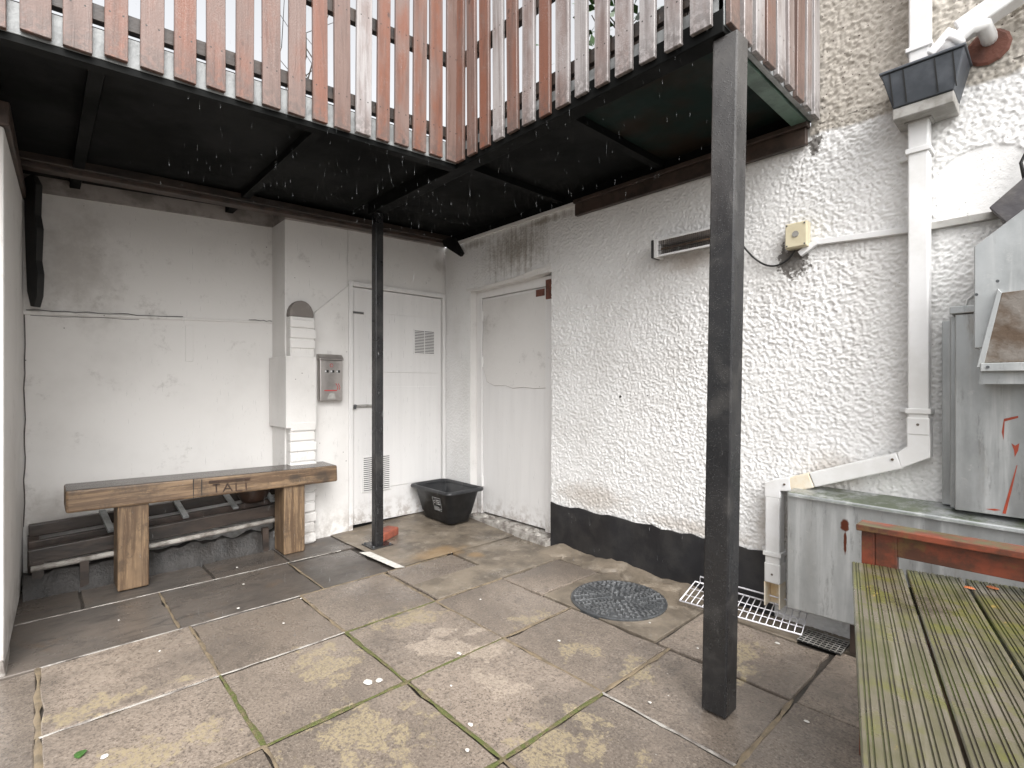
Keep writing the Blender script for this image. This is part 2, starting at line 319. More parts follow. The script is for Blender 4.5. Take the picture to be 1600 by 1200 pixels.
    M['slate'] = m_simple('grey_slate', (.07, .065, .07), (.12, .11, .105), .5, 9, .4, .006)
    t = NT('water'); M['water'] = t.done((.9, .93, .95), .05, None, 0, .5, **{'Transmission Weight': .85, 'IOR': 1.33})
build_mats()

# ------------------------------------------------------------------ mesh helpers
class MB:
    def __init__(s): s.v = []; s.f = []
    def add(s, vs, fs):
        o = len(s.v); s.v += [tuple(v) for v in vs]; s.f += [tuple(i + o for i in f) for f in fs]; return s
    def box(s, x0, x1, y0, y1, z0, z1):
        vs = [(x, y, z) for z in (z0, z1) for y in (y0, y1) for x in (x0, x1)]
        return s.add(vs, [(0, 2, 3, 1), (4, 5, 7, 6), (0, 1, 5, 4), (2, 6, 7, 3), (0, 4, 6, 2), (1, 3, 7, 5)])
    def hexa(s, b, t):                       # bottom quad, top quad (counter-clockwise seen from above)
        return s.add(list(b) + list(t), [(3, 2, 1, 0), (4, 5, 6, 7)] + [(i, (i + 1) % 4, (i + 1) % 4 + 4, i + 4) for i in range(4)])
    def prism(s, poly, vec):                 # planar polygon extruded along vec
        n = len(poly); p2 = [tuple(Vector(p) + Vector(vec)) for p in poly]
        return s.add(list(poly) + p2, [tuple(range(n))[::-1], tuple(range(n, 2 * n))] + [(i, (i + 1) % n, (i + 1) % n + n, i + n) for i in range(n)])
    def tube(s, pts, r, n=8, r2=None):
        pts = [Vector(p) for p in pts]; k = len(pts); rings = []
        for i, p in enumerate(pts):
            d = (pts[min(i + 1, k - 1)] - pts[max(i - 1, 0)]).normalized()
            a = d.orthogonal().normalized() if i == 0 else (a - d * a.dot(d)).normalized()
            b = d.cross(a); rr = r if r2 is None else r + (r2 - r) * i / (k - 1)
            rings.append([p + rr * (math.cos(2 * math.pi * j / n) * a + math.sin(2 * math.pi * j / n) * b) for j in range(n)])
        vs = [v for q in rings for v in q]; fs = [tuple(range(n))[::-1], tuple(range((k - 1) * n, k * n))]
        for i in range(k - 1):
            for j in range(n): fs.append((i * n + j, i * n + (j + 1) % n, (i + 1) * n + (j + 1) % n, (i + 1) * n + j))
        return s.add(vs, fs)
    def bar(s, p, q, wdt, hgt, up=(0, 0, 1)):  # rectangular bar from p to q
        p, q = Vector(p), Vector(q); d = (q - p).normalized(); a = d.cross(Vector(up)).normalized(); b = a.cross(d)
        c = [(-1, -1), (1, -1), (1, 1), (-1, 1)]
        vs = [o + a * (i * wdt / 2) + b * (j * hgt / 2) for o in (p, q) for i, j in c]
        return s.add(vs, [(3, 2, 1, 0), (4, 5, 6, 7)] + [(i, (i + 1) % 4, (i + 1) % 4 + 4, i + 4) for i in range(4)])
    def lathe(s, prof, c=(0, 0, 0), n=24):
        vs = [(c[0] + r * math.cos(2 * math.pi * j / n), c[1] + r * math.sin(2 * math.pi * j / n), c[2] + z) for r, z in prof for j in range(n)]
        fs = [(i * n + j, i * n + (j + 1) % n, (i + 1) * n + (j + 1) % n, (i + 1) * n + j) for i in range(len(prof) - 1) for j in range(n)]
        fs += [tuple(range(n))[::-1], tuple(range((len(prof) - 1) * n, len(prof) * n))]
        return s.add(vs, fs)
    def mesh(s, name):
        me = bpy.data.meshes.new(name); me.from_pydata(s.v, [], s.f)
        bm = bmesh.new(); bm.from_mesh(me); bmesh.ops.recalc_face_normals(bm, faces=bm.faces); bm.to_mesh(me); bm.free()
        return me
    def build(s, name, mat, parent=None, bevel=0.0, smooth=False, seg=2):
        me = s.mesh(name); me.materials.append(M[mat] if isinstance(mat, str) else mat)
        o = bpy.data.objects.new(name, me); COL.objects.link(o)
        if parent is not None: o.parent = parent
        if bevel:
            b = o.modifiers.new('b', 'BEVEL'); b.width = bevel; b.segments = seg; b.limit_method = 'ANGLE'; b.angle_limit = R(35)
        if smooth:
            for p in me.polygons: p.use_smooth = True
        return o
def box(name, mat, parent, x0, x1, y0, y1, z0, z1, bevel=0.0): return MB().box(x0, x1, y0, y1, z0, z1).build(name, mat, parent, bevel)
def tag(o, label, cat, group=None, kind=None):
    if label: o['label'] = label
    if cat: o['category'] = cat
    if group: o['group'] = group
    if kind: o['kind'] = kind
    return o
def thing(name, label, cat, loc=(0, 0, 0), group=None):
    o = bpy.data.objects.new(name, None); COL.objects.link(o); o.location = (0, 0, 0); o.empty_display_size = .1
    return tag(o, label, cat, group)
def rough_sheet(name, mat, parent, x0, x1, z0, z1, step, amp, holes=(), y=0.0, seed=3, smoothmask=None):
    """roughcast: a fine sheet in the XZ plane whose vertices stand proud of y by stucco-like lumps"""
    nx = int((x1 - x0) / step) + 1; nz = int((z1 - z0) / step) + 1
    xs = np.linspace(x0, x1, nx); zs = np.linspace(z0, z1, nz); XX, ZZ = np.meshgrid(xs, zs)
    rng = np.random.default_rng(seed)
    def vnoise(cell, warp=0.0):
        U = XX / cell + 100; V = ZZ / cell + 100
        if warp: U = U + warp * np.sin(V * 1.7 + 3 * np.sin(U * .31)); V = V + warp * np.sin(U * 1.3 + 2 * np.sin(V * .23))
        n = int(max(U.max(), V.max())) + 3; G = rng.random((n, n))
        iu = U.astype(int); iv = V.astype(int); fu = U - iu; fv = V - iv
        fu = fu * fu * (3 - 2 * fu); fv = fv * fv * (3 - 2 * fv)
        return (G[iv, iu] * (1 - fu) + G[iv, iu + 1] * fu) * (1 - fv) + (G[iv + 1, iu] * (1 - fu) + G[iv + 1, iu + 1] * fu) * fv
    h = np.clip(vnoise(.0105, .25) * .7 + vnoise(.0070, .2) * .5 - .25, 0, 1) + .2 * vnoise(.0045)
    a = amp * (.75 + .5 * vnoise(.25))
    if smoothmask is not None: a = a * smoothmask(XX, ZZ)
    Yv = y - a * h + .006 * (vnoise(.5) - .5)
    co = np.stack([XX, Yv, ZZ], -1).reshape(-1, 3)
    idx = np.arange(nx * nz).reshape(nz, nx)
    q = np.stack([idx[:-1, :-1], idx[:-1, 1:], idx[1:, 1:], idx[1:, :-1]], -1)
    keep = np.ones(q.shape[:2], bool); cx = (xs[:-1] + xs[1:]) / 2; cz = (zs[:-1] + zs[1:]) / 2
    for hx0, hx1, hz0, hz1 in holes:
        keep &= ~((cx[None, :] > hx0) & (cx[None, :] < hx1) & (cz[:, None] > hz0) & (cz[:, None] < hz1))
    q = q[keep]
    me = bpy.data.meshes.new(name); me.vertices.add(len(co)); me.vertices.foreach_set('co', co.ravel().astype(np.float32))
    me.loops.add(q.size); me.loops.foreach_set('vertex_index', q.ravel().astype(np.int32))
    me.polygons.add(len(q)); me.polygons.foreach_set('loop_start', np.arange(0, q.size, 4, dtype=np.int32)); me.polygons.foreach_set('loop_total', np.full(len(q), 4, np.int32))
    me.update(calc_edges=True); me.polygons.foreach_set('use_smooth', np.ones(len(q), bool))
    me.materials.append(M[mat]); o = bpy.data.objects.new(name, me); COL.objects.link(o); o.parent = parent
    return o

# ------------------------------------------------------------------ ground and paving
g = MB().box(-30, 40, -40, 30, -.5, -.012).build('ground', 'ground'); g['kind'] = 'structure'
pav = thing('paving', None, None); pav['kind'] = 'structure'
def slab(x0, x1, y0, y1, mat='slab', z=None, gap=.006, jit=.004):
    z = random.uniform(-.004, .004) if z is None else z
    j = lambda: random.uniform(-jit, jit)
    c = [(x0 + gap + j(), y0 + gap + j()), (x1 - gap + j(), y0 + gap + j()), (x1 - gap + j(), y1 - gap + j()), (x0 + gap + j(), y1 - gap + j())]
    tilt = [random.uniform(-.0015, .0015) for _ in range(4)]
    top = []; K = 6
    for e in range(4):
        (ax, ay), (bx, by) = c[e], c[(e + 1) % 4]; ta, tb_ = tilt[e], tilt[(e + 1) % 4]
        for k in range(K):
            f = k / K; w_ = 0 if k == 0 else random.gauss(0, .0022)
            if k and random.random() < .07: w_ = .010
            nx_, ny_ = -(by - ay), bx - ax; l_ = math.hypot(nx_, ny_)
            top.append((ax + (bx - ax) * f + nx_ / l_ * w_, ay + (by - ay) * f + ny_ / l_ * w_, z + ta + (tb_ - ta) * f))
    n = len(top)
    return MB().add([(a, b, -.05) for a, b, _ in top] + top, [tuple(range(n, 2 * n))] + [(i, (i + 1) % n, (i + 1) % n + n, i + n) for i in range(n)]).build('paving_slab', mat, pav, .005)
XL = [.41, 1.01, 1.59, 2.15, 2.73, 3.25, 3.82, 4.40, 5.0]
YL = [-4.5, -3.93, -3.36, -2.80, -2.25, -1.71, -1.19, -.70]
for i in range(len(XL) - 1):
    for j in range(len(YL) - 1):
        if XL[i] < .9: continue
        if j == 6 and i in (1,): slab(XL[i], XL[i + 1], -1.17, -.66); continue
        slab(XL[i], XL[i + 1], YL[j], YL[j + 1])
# row of broad wet sandstones in front of the bench and under it
for y0, y1 in ((-4.4, -3.6), (-3.6, -2.95), (-2.95, -2.29), (-2.29, -1.57), (-1.57, -1.12)): slab(.41, 1.01, y0, y1, 'stone')
for y0, y1 in ((-4.2, -3.2), (-3.2, -2.62), (-2.62, -2.0), (-2.0, -1.55), (-1.55, -1.0)): slab(-.30, .41, y0, y1, 'stone')
# right-hand side beside the wall and the round cover
for x0, x1, y0, y1, m in ((1.59, 1.93, -.70, -.18, 'slab'), (2.66, 3.25, -.70, -.22, 'slab'), (3.25, 3.82, -.70, -.15, 'slab'), (3.82, 4.5, -.70, -.15, 'slab'), (1.01, 1.30, -1.17, -.66, 'slab')): slab(x0, x1, y0, y1, m)
# cement screed in the corner and around the cover, rising to the corner
def screed(poly, zf, name='cement_screed'):
    top = [(x, y, zf(x, y)) for x, y in poly]; n = len(poly)
    mb = MB(); mb.add([(x, y, -.05) for x, y in poly] + top, [tuple(range(n))[::-1], tuple(range(n, 2 * n))] + [(i, (i + 1) % n, (i + 1) % n + n, i + n) for i in range(n)])
    return mb.build(name, 'cement', pav, .003)
zc = lambda x, y: .004 + .04 * max(0, min(1, (1.1 - x) / 1.0)) * max(0, min(1, (y + 1.2) / 1.0))
for i in range(6):
    for j in range(4):
        pass
gx = [-.02, .25, .5, .75, 1.005]; gy = [-1.10, -.85, -.6, -.3, .02]
mb = MB(); vs = []; fs = []
for y in gy:
    for x in gx: vs.append((x + random.uniform(-.006, .006), y + random.uniform(-.01, .01), zc(x, y)))
for j in range(4):
    for i in range(4): a = j * 5 + i; fs.append((a, a + 1, a + 6, a + 5))
o = mb.add(vs, fs).build('cement_screed', 'cement', pav, 0, True)
screed([(1.31, -1.16), (1.58, -1.16), (1.58, -.02), (1.0, -.0), (1.0, -.64), (1.31, -.65)], lambda x, y: .0035)
screed([(1.935, -.69), (2.65, -.69), (2.65, -.2), (2.3, -.13), (1.935, -.19)], lambda x, y: .002)
mb = MB(); vs = []; fs = []; NX, NY = 30, 6
for a in range(NX + 1):
    for b in range(NY + 1):
        x = 1.37 + 1.25 * a / NX; f = b / NY; dep = .15 + .05 * math.sin(a * .7) + .03 * math.sin(a * 1.9)
        hh = (.032 + .012 * math.sin(a * .45 + 1) + random.uniform(-.006, .006)) * (f ** .6) * min(1, a / 2, (NX - a) / 4)
        vs.append((x, -.0165 - dep * (1 - f) + random.uniform(-.005, .005) * (b < NY), max(.0, hh) + (.0025 if b else -.02)))
for a in range(NX):
    for b in range(NY): q = a * (NY + 1) + b; fs.append((q, q + NY + 1, q + NY + 2, q + 1))
mb.add(vs, fs).build('rubble_fillet', 'cement', pav, 0, True)
screed([(1.60, -.17), (2.65, -.19), (3.1, -.21), (3.1, .0), (1.60, .0)], lambda x, y: .001)
screed([(3.1, -.14), (5.0, -.14), (5.0, .0), (3.1, .0)], lambda x, y: .004)
# pointing between the slabs
def joint(p, q, wdt, mat, z=.0005):
    n = max(2, int((Vector(q) - Vector(p)).length / .06)); mb = MB(); vs = []; fs = []
    d = (Vector((*q, 0)) - Vector((*p, 0))).normalized(); nn = Vector((-d.y, d.x, 0))
    for i in range(n + 1):
        c = Vector((*p, 0)).lerp(Vector((*q, 0)), i / n); ww = wdt * random.uniform(.35, 1.35) / 2; off = random.uniform(-.003, .003)
        for sgn in (-1, 1): v = c + nn * (sgn * ww + off); vs.append((v.x, v.y, z + random.uniform(0, .0012)))
        vs.append((c.x, c.y, z + .003 + random.uniform(0, .002)))
    for i in range(n): a = i * 3; fs += [(a, a + 3, a + 5, a + 2), (a + 2, a + 5, a + 4, a + 1)]
    return mb.add(vs, fs).build('joint_pointing', mat, pav, 0, True)
for i, x in enumerate(XL[1:6]):
    for j in range(3, 7):
        k = {(1.59, 3): 'mortar_pale', (1.59, 4): 'mortar_pale', (1.01, 3): 'mortar_pale', (1.01, 4): 'mortar_pale', (2.15, 4): 'moss', (2.15, 5): 'moss', (2.73, 5): 'moss', (1.59, 5): 'moss', (2.73, 4): 'moss'}.get((x, j), 'mortar_tan')
        joint((x, YL[j]), (x, YL[j + 1]), .020 if k != 'mortar_pale' else .011, k)
for j, y in enumerate(YL[3:7]):
    for i in range(1, 6):
        k = {(-1.71, 2): 'moss', (-1.71, 1): 'mortar_tan', (-2.25, 3): 'mortar_tan', (-2.25, 2): 'moss', (-1.71, 3): 'moss', (-1.19, 4): 'mortar_pale'}.get((y, i), 'mortar_tan')
        joint((XL[i], y), (XL[i + 1], y), .020, k)
joint((.41, -2.95), (.41, -1.2), .006, 'mortar_pale'); joint((.42, -2.29), (1.0, -2.29), .014, 'mortar_tan'); joint((.42, -1.57), (1.0, -1.57), .012, 'mortar_tan')
# white paint streak, gum and grit trodden into the floor
MB().add([(.56, -1.135, .0105), (1.0, -1.10, .0075), (1.03, -1.045, .0075), (.60, -1.07, .0105)], [(0, 1, 2, 3)]).build('paint_streak', 'whitefleck', pav)
def fleck(x, y, r, z=.0062, mat='whitefleck', par=pav, name='gum_spot'):
    n = 9; ph = random.random() * 6; e = random.uniform(.6, 1)
    vs = []
    for k in range(n):
        a = 2 * math.pi * k / n; rr = r * random.uniform(.75, 1.15); vs.append((x + rr * math.cos(a + ph), y + rr * e * math.sin(a + ph), z))
    vs2 = [(x + (a - x) * .8, y + (b - y) * .8, z + .0018) for a, b, c in vs]
    return MB().add(vs + vs2, [tuple(range(n, 2 * n))] + [(i, (i + 1) % n, (i + 1) % n + n, i + n) for i in range(n)]).build(name, mat, par)
for x, y, r in [(2.053, -1.829, .022), (2.071, -1.790, .016), (2.125, -1.43, .014), (2.534, -1.687, .012), (2.626, -1.772, .009), (1.858, -2.643, .012), (2.892, -1.116, .008), (2.35, -1.021, .009), (2.539, -.555, .007), (.287, -1.849, .010),
                (.958, -2.017, .009), (1.061, -1.726, .007), (3.329, -.804, .009), (2.822, -.612, .006), (1.3, -1.9, .006), (2.3, -1.6, .006), (1.75, -1.0, .007), (.7, -2.5, .006), (1.2, -2.4, .006), (.62, -1.9, .008), (3.0, -.9, .006), (3.05, -.3, .012)]:
    fleck(x, y, r)

# ------------------------------------------------------------------ back wall (plane X=0, recess X=-.28)
bw = thing('back_wall', 'white painted back wall with recess, brick nib and louvred store door', 'wall')
def sl_box(name, mat, par, x0, x1, y0, y1, zb0, zb1, zt0, zt1, bevel=0):   # heights differ at y0 and y1
    return MB().hexa([(x0, y0, zb0), (x1, y0, zb0), (x1, y1, zb1), (x0, y1, zb1)], [(x0, y0, zt0), (x1, y0, zt0), (x1, y1, zt1), (x0, y1, zt1)]).build(name, mat, par, bevel)
sl_box('recess_wall', 'white', bw, -.55, -.28, -4.6, -1.449, -.05, -.05, 2.27, 2.428)
sl_box('plaster_wall', 'white', bw, -.55, 0, -1.449, -.955, -.05, -.05, 2.431, 2.452, .006)
sl_box('plaster_wall', 'white', bw, -.55, 0, -.955, -.02, 2.03, 2.03, 2.452, 2.478)
sl_box('plaster_wall', 'white', bw, -.55, 0, -.018, .30, -.05, -.05, 2.478, 2.49)
sl_box('concrete_band', 'greycon', bw, -.55, -.262, -4.6, -1.449, 2.2705, 2.4285, 2.50, 2.60)
sl_box('concrete_band', 'greycon', bw, -.55, .012, -1.4485, .0, 2.4315, 2.4785, 2.62, 2.64, .004)
# horizontal crack ledge and cover strip in the recess
sl_box('plaster_ledge', 'white', bw, -.28, -.270, -2.87, -1.449, 1.615, 1.675, 1.640, 1.690, .004)
box('cover_strip', 'white', bw, -.28, -.274, -2.035, -1.985, 1.36, 1.615, .003)
# brick nib left of the ash bin: a stack of thickly painted bricks under a rounded cement cap
nib = box('brick_nib', 'white', bw, -.28, .085, -1.440, -1.262, -.03, 1.70, .006)
zz = .01; k = 0
while zz < 1.66:
    hh = .066 * random.uniform(.92, 1.06)
    if zz < .86 or zz > 1.42:
        MB().box(.085 - .05, .093 + random.uniform(0, .009), -1.444 + random.uniform(0, .006), -1.255 + random.uniform(-.012, .012), zz, zz + hh).build('brick', 'white', nib, .008)
    zz += hh + .011
box('panel_box', 'white', bw, -.275, .098, -1.475, -1.250, .875, 1.405, .006)
mb = MB(); n = 10; prof = [(-1.44 + .0, 1.702), (-1.262, 1.702)] + [(-1.351 + .089 * math.cos(math.pi * i / n), 1.72 + .105 * math.sin(math.pi * i / n)) for i in range(n + 1)]
mb.prism([(0.001, y, z) for y, z in prof], (.07, 0, 0)).build('rounded_cap', 'greycon', bw, .006)
# plaster boxing that slopes up to the door head
MB().prism([(.0, -1.235, -.02), (.0, -1.235, 1.75), (.0, -.955, 2.00), (.0, -.955, -.02)], (.014, 0, 0)).build('plaster_boxing', 'white', bw, .004)
# store door
fr = thing('d', None, None); bpy.data.objects.remove(fr)
box('door_frame', 'whitewood', bw, -.12, .022, -.955, -.922, -.03, 2.035, .003)
box('door_frame', 'whitewood', bw, -.12, .022, -.036, -.006, -.03, 2.035, .003)
box('door_frame', 'whitewood', bw, -.12, .024, -.9215, -.0365, 1.998, 2.035, .003)
dr = box('door', 'whitewood', bw, -.05, -.004, -.917, -.041, .045, 1.992, .003)
box('filler_board', 'whitewood', dr, -.0035, .004, -.66, -.055, 1.30, 1.80, .002)
box('filler_board', 'whitewood', dr, -.0035, .003, -.66, -.055, .32, 1.18, .002)
box('filler_board', 'whitewood', dr, -.0035, .0025, -.905, -.665, .06, 1.97, .002)
def vent(y0, y1, z0, z1, nsl, par, x=.0045):
    v = box('vent', 'whitewood', par, x, x + .006, y0, y1, z0, z1, .002)
    mb = MB()
    for i in range(nsl):
        zc_ = z0 + .016 + (z1 - z0 - .032) * i / (nsl - 1)
        for a, b in ((y0 + .012, (y0 + y1) / 2 - .004), ((y0 + y1) / 2 + .004, y1 - .012)): mb.box(x + .0062, x + .0072, a, b, zc_ - .0028, zc_ + .0028)
    s_ = mb.build('vent_slots', 'black', par); s_['kind'] = 'stuff'
    return v
box('door_gap_blackout', 'black', bw, -.55, -.055, -.95, -.01, -.04, 2.03)  # black backing added behind the door so its gaps stay dark
def crack(par, pts, r=.0022, mat='darkwood'):
    q = []
    for a, b in zip(pts[:-1], pts[1:]):
        for k in range(8): q.append(tuple(Vector(a).lerp(Vector(b), k / 8) + Vector((0, random.uniform(-.004, .004), random.uniform(-.005, .005)))))
    MB().tube(q + [pts[-1]], r, 4).build('crack', mat, par)
crack(bw, [(-.2695, -2.85, 1.643), (-.2695, -2.4, 1.660), (-.2695, -2.05, 1.674)], .0028); crack(bw, [(-.2695, -1.62, 1.688), (-.2695, -1.455, 1.692)], .0025); crack(bw, [(-.279, -2.83, 1.612), (-.279, -2.3, 1.632)], .002)
crack(bw, [(-.277, -2.861, .35), (-.277, -2.858, .9), (-.277, -2.860, 1.62)], .004); crack(bw, [(.002, -.012, .1), (.002, -.012, 1.0), (.002, -.010, 2.0)], .0022)
vent(-.345, -.118, 1.465, 1.69, 15, dr); vent(-.835, -.575, .30, .60, 17, dr, .0045)
hb = box('hasp', 'leadpale', dr, .004, .016, -.935, -.74, 1.005, 1.03, .003); MB().tube([(.018, -.905, 1.0), (.03, -.905, 1.03)], .012).build('staple', 'iron', dr); MB().tube([(.02, -.86, 1.017), (.02, -.76, 1.017)], .007).build('hasp_bolt', 'leadpale', dr)
bo = box('tower_bolt', 'leadpale', dr, .004, .012, -.935, -.82, 1.775, 1.795, .002); MB().tube([(.014, -.93, 1.785), (.014, -.83, 1.785)], .005).build('bolt_rod', 'iron', dr)

# ------------------------------------------------------------------ right wall (plane Y=0), roughcast
rw = thing('right_wall', 'white roughcast wall with recessed patched door and black plinth', 'wall')
def smask(X, Z):
    m = np.ones_like(X)
    m = np.where((X < .40), .45, m); m = m * np.where((Z > 1.75) & (X < 3.0), .65, 1)
    d = ((X - 3.72) / .17) ** 2 + ((Z - 2.0) / .16) ** 2; m = np.where(d < 1, .12, m)
    return m
rough_sheet('render', 'render', rw, .012, 4.30, .0, 2.47, .0042, .0105, holes=((.387, 1.36, -1, 2.035), (.0, .3, 2.44, 3)), smoothmask=smask)
rough_sheet('render', 'render', rw, 3.10, 4.30, 2.47, 4.6, .0055, .0125, seed=9)
box('masonry', 'render', rw, .0, .387, .012, .35, -.05, 2.475)
box('masonry', 'render', rw, 1.36, 6.5, .012, .35, -.05, 2.475)
box('masonry', 'render', rw, .387, 1.36, .012, .35, 2.05, 2.475)
box('masonry', 'render', rw, 3.10, 6.5, .014, .35, 2.4755, 4.6)
box('masonry', 'render', rw, 4.30, 6.5, -.004, .0115, -.05, 4.6)
pl = MB(); n = 24; top = []
for i in range(n + 1):
    x = 1.362 + (2.93 - 1.362) * i / n; top.append((x, -.016, .322 + random.uniform(-.008, .008)))
pl.prism([(2.93, -.016, -.04), (1.362, -.016, -.04)] + top, (0, .014, 0)).build('plinth', 'plinth', rw, .002)
# recessed door
box('reveal', 'white', rw, .33, .3875, -.002, .10, -.03, 2.03, .006)
MB().prism([(.33, -.006, 2.045), (.5, -.012, 2.035), (.75, -.02, 2.04), (1.0, -.016, 2.055), (1.2, -.022, 2.075), (1.36, -.01, 2.10), (1.36, -.01, 2.06), (1.2, -.004, 2.03), (1.0, -.004, 2.02), (.75, -.004, 2.015), (.5, -.004, 2.01), (.33, -.003, 2.02)], (0, .12, 0)).build('broken_lintel', 'white', rw, .004)
box('door_frame', 'whitewood', rw, .389, .455, .07, .13, .06, 2.03, .003)
box('door_frame', 'whitewood', rw, .456, 1.36, .07, .13, 1.955, 2.03, .003)
box('door_frame', 'whitewood', rw, 1.23, 1.36, .068, .13, .06, 1.954, .003)
box('door_gap_blackout', 'black', rw, .40, 1.35, .131, .34, -.04, 2.04)  # added black backing, keeps light out of this door's gaps
d2 = box('door', 'whitewood', rw, .458, 1.228, .085, .125, .075, 1.95, .003)
crk = [(.462, 1.93), (.47, 1.7), (.458, 1.5), (.475, 1.33), (.52, 1.22), (.62, 1.185), (.75, 1.19), (.85, 1.165), (.98, 1.175), (1.10, 1.165), (1.222, 1.17), (1.222, 1.93)]
MB().prism([(x, .0845, z) for x, z in crk], (0, -.006, 0)).build('patch_panel', 'white', d2, .001)
MB().tube([(x, .0805, z) for x, z in crk[:-1]], .0022, 5).build('crack', 'greycon', d2)
box('broken_patch', 'brownpatch', rw, 1.24, 1.345, .06, .068, 1.85, 2.0, .003); box('broken_patch', 'brownpatch', d2, 1.12, 1.215, .076, .0785, 1.885, 1.94, .003)
for z in (1.75, 1.35, .3): box('hinge', 'whitewood', d2, .452, .470, .060, .084, z, z + .09, .002)
# worn threshold step
mb = MB(); mb.hexa([(.387, -.035, -.04), (1.36, -.07, -.04), (1.36, .2, -.04), (.387, .2, -.04)], [(.387, -.02, .055), (1.36, -.055, .05), (1.36, .2, .065), (.387, .2, .07)]).build('threshold', 'mortar_pale', rw, .008)
for i in range(9):
    x = .45 + .1 * i + random.uniform(-.03, .03); MB().lathe([(.03, 0), (.024, .012), (.008, .02)], (x, random.uniform(-.02, .05), .055), 7).build('crumb', 'mortar_pale', rw)
box('trim_strip', 'white', rw, .15, 1.60, -.022, -.001, 2.462, 2.488, .003)

# ------------------------------------------------------------------ left wall
lw = thing('left_wall', 'short white rendered side wall at the left edge with grimy foot', 'wall')
MB().hexa([(-.28, -3.25, .02), (.985, -3.25, .02), (.985, -2.902, .02), (-.28, -2.864, .02)], [(-.28, -3.25, 2.30), (.985, -3.25, 2.26), (.985, -2.902, 2.26), (-.28, -2.864, 2.30)]).build('wall_body', 'white', lw, .01)
MB().hexa([(-.28, -3.25, 2.302), (1.0, -3.25, 2.262), (1.0, -2.885, 2.262), (-.28, -2.85, 2.302)], [(-.28, -3.25, 2.36), (1.0, -3.25, 2.36), (1.0, -2.885, 2.36), (-.28, -2.85, 2.36)]).build('timber_capping', 'brownwood', lw, .006)
rough = MB(); rough.hexa([(.70, -3.3, -.03), (1.0, -3.3, -.03), (1.005, -2.89, -.03), (.70, -2.888, -.03)], [(.70, -3.25, .05), (.992, -3.25, .05), (.990, -2.905, .07), (.70, -2.896, .04)]).build('wall_foot', 'mortar_pale', lw, .01)
# torn black strip hanging in the corner
tb = MB(); pts = [(0, 2.42), (.10, 2.44), (.17, 2.38), (.155, 2.2), (.19, 2.12), (.17, 1.93), (.20, 1.85), (.185, 1.72), (.14, 1.655), (.09, 1.66), (.04, 1.75), (.02, 1.95), (.0, 2.2)]
tb.prism([(-.262 + s * .45, -2.80 - .06 * 0 + (s - .1) * .30, z) for s, z in pts], (.02, -.03, 0))
tag(tb.build('torn_membrane', 'black', None, .002), 'ragged black strip of roofing felt hanging in the left corner', 'roofing felt')

# ------------------------------------------------------------------ balcony overhead
bal = thing('balcony', 'dark timber balcony overhead with red-brown slatted balustrade', 'balcony')
zd = lambda y: 2.49 + (.052 * (y + 1.0) if y < -1 else 0)
XI, YI = 1.53, -1.0
# underside: boards of the two arms, with joists
def under(name, mat, x0, x1, y0, y1, z, t=.03): return MB().hexa([(x0, y0, zd(y0) + z), (x1, y0, zd(y0) + z), (x1, y1, zd(y1) + z), (x0, y1, zd(y1) + z)], [(x0, y0, zd(y0) + z + t), (x1, y0, zd(y0) + z + t), (x1, y1, zd(y1) + z + t), (x0, y1, zd(y1) + z + t)]).build(name, mat, bal)
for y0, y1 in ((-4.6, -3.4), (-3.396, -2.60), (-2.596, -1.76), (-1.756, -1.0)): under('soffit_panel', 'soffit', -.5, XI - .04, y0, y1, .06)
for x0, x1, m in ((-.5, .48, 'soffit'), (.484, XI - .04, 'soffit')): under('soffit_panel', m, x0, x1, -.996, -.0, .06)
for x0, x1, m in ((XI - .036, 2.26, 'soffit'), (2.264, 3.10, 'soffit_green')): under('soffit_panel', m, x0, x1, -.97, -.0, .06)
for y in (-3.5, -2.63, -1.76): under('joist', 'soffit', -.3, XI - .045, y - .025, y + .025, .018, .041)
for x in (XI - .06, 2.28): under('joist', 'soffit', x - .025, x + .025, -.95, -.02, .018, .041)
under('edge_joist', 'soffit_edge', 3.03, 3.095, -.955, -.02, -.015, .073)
box('sky_gap_filler', 'soffit', bal, .0, 3.10, -.012, -.0005, 2.489, 2.612)  # black filler added to stop sky light leaking between soffit and wall
box('beam', 'soffit', bal, .43, 3.12, -1.0, -.915, 2.462, 2.5485, .004)
MB().hexa([(XI - .06, -4.6, zd(-4.6) - .03), (XI - .005, -4.6, zd(-4.6) - .03), (XI - .005, -1.0, zd(-1.0) - .03), (XI - .06, -1.0, zd(-1.0) - .03)],
          [(XI - .06, -4.6, zd(-4.6) + .085), (XI - .005, -4.6, zd(-4.6) + .085), (XI - .005, -1.0, zd(-1) + .085), (XI - .06, -1.0, zd(-1) + .085)]).build('edge_beam', 'soffit', bal)
# deck planks above (their tops are out of view)
for i in range(14):
    x = -.48 + i * .142; under('deck_plank', 'darkwood', x, x + .136, -4.6, -1.002, .094, .028); under('deck_plank', 'darkwood', x, x + .136, -.998, -.02, .094, .028)
for i in range(11):
    x = XI + i * .145; under('deck_plank', 'darkwood', x, x + .139, -.99, -.02, .094, .028)
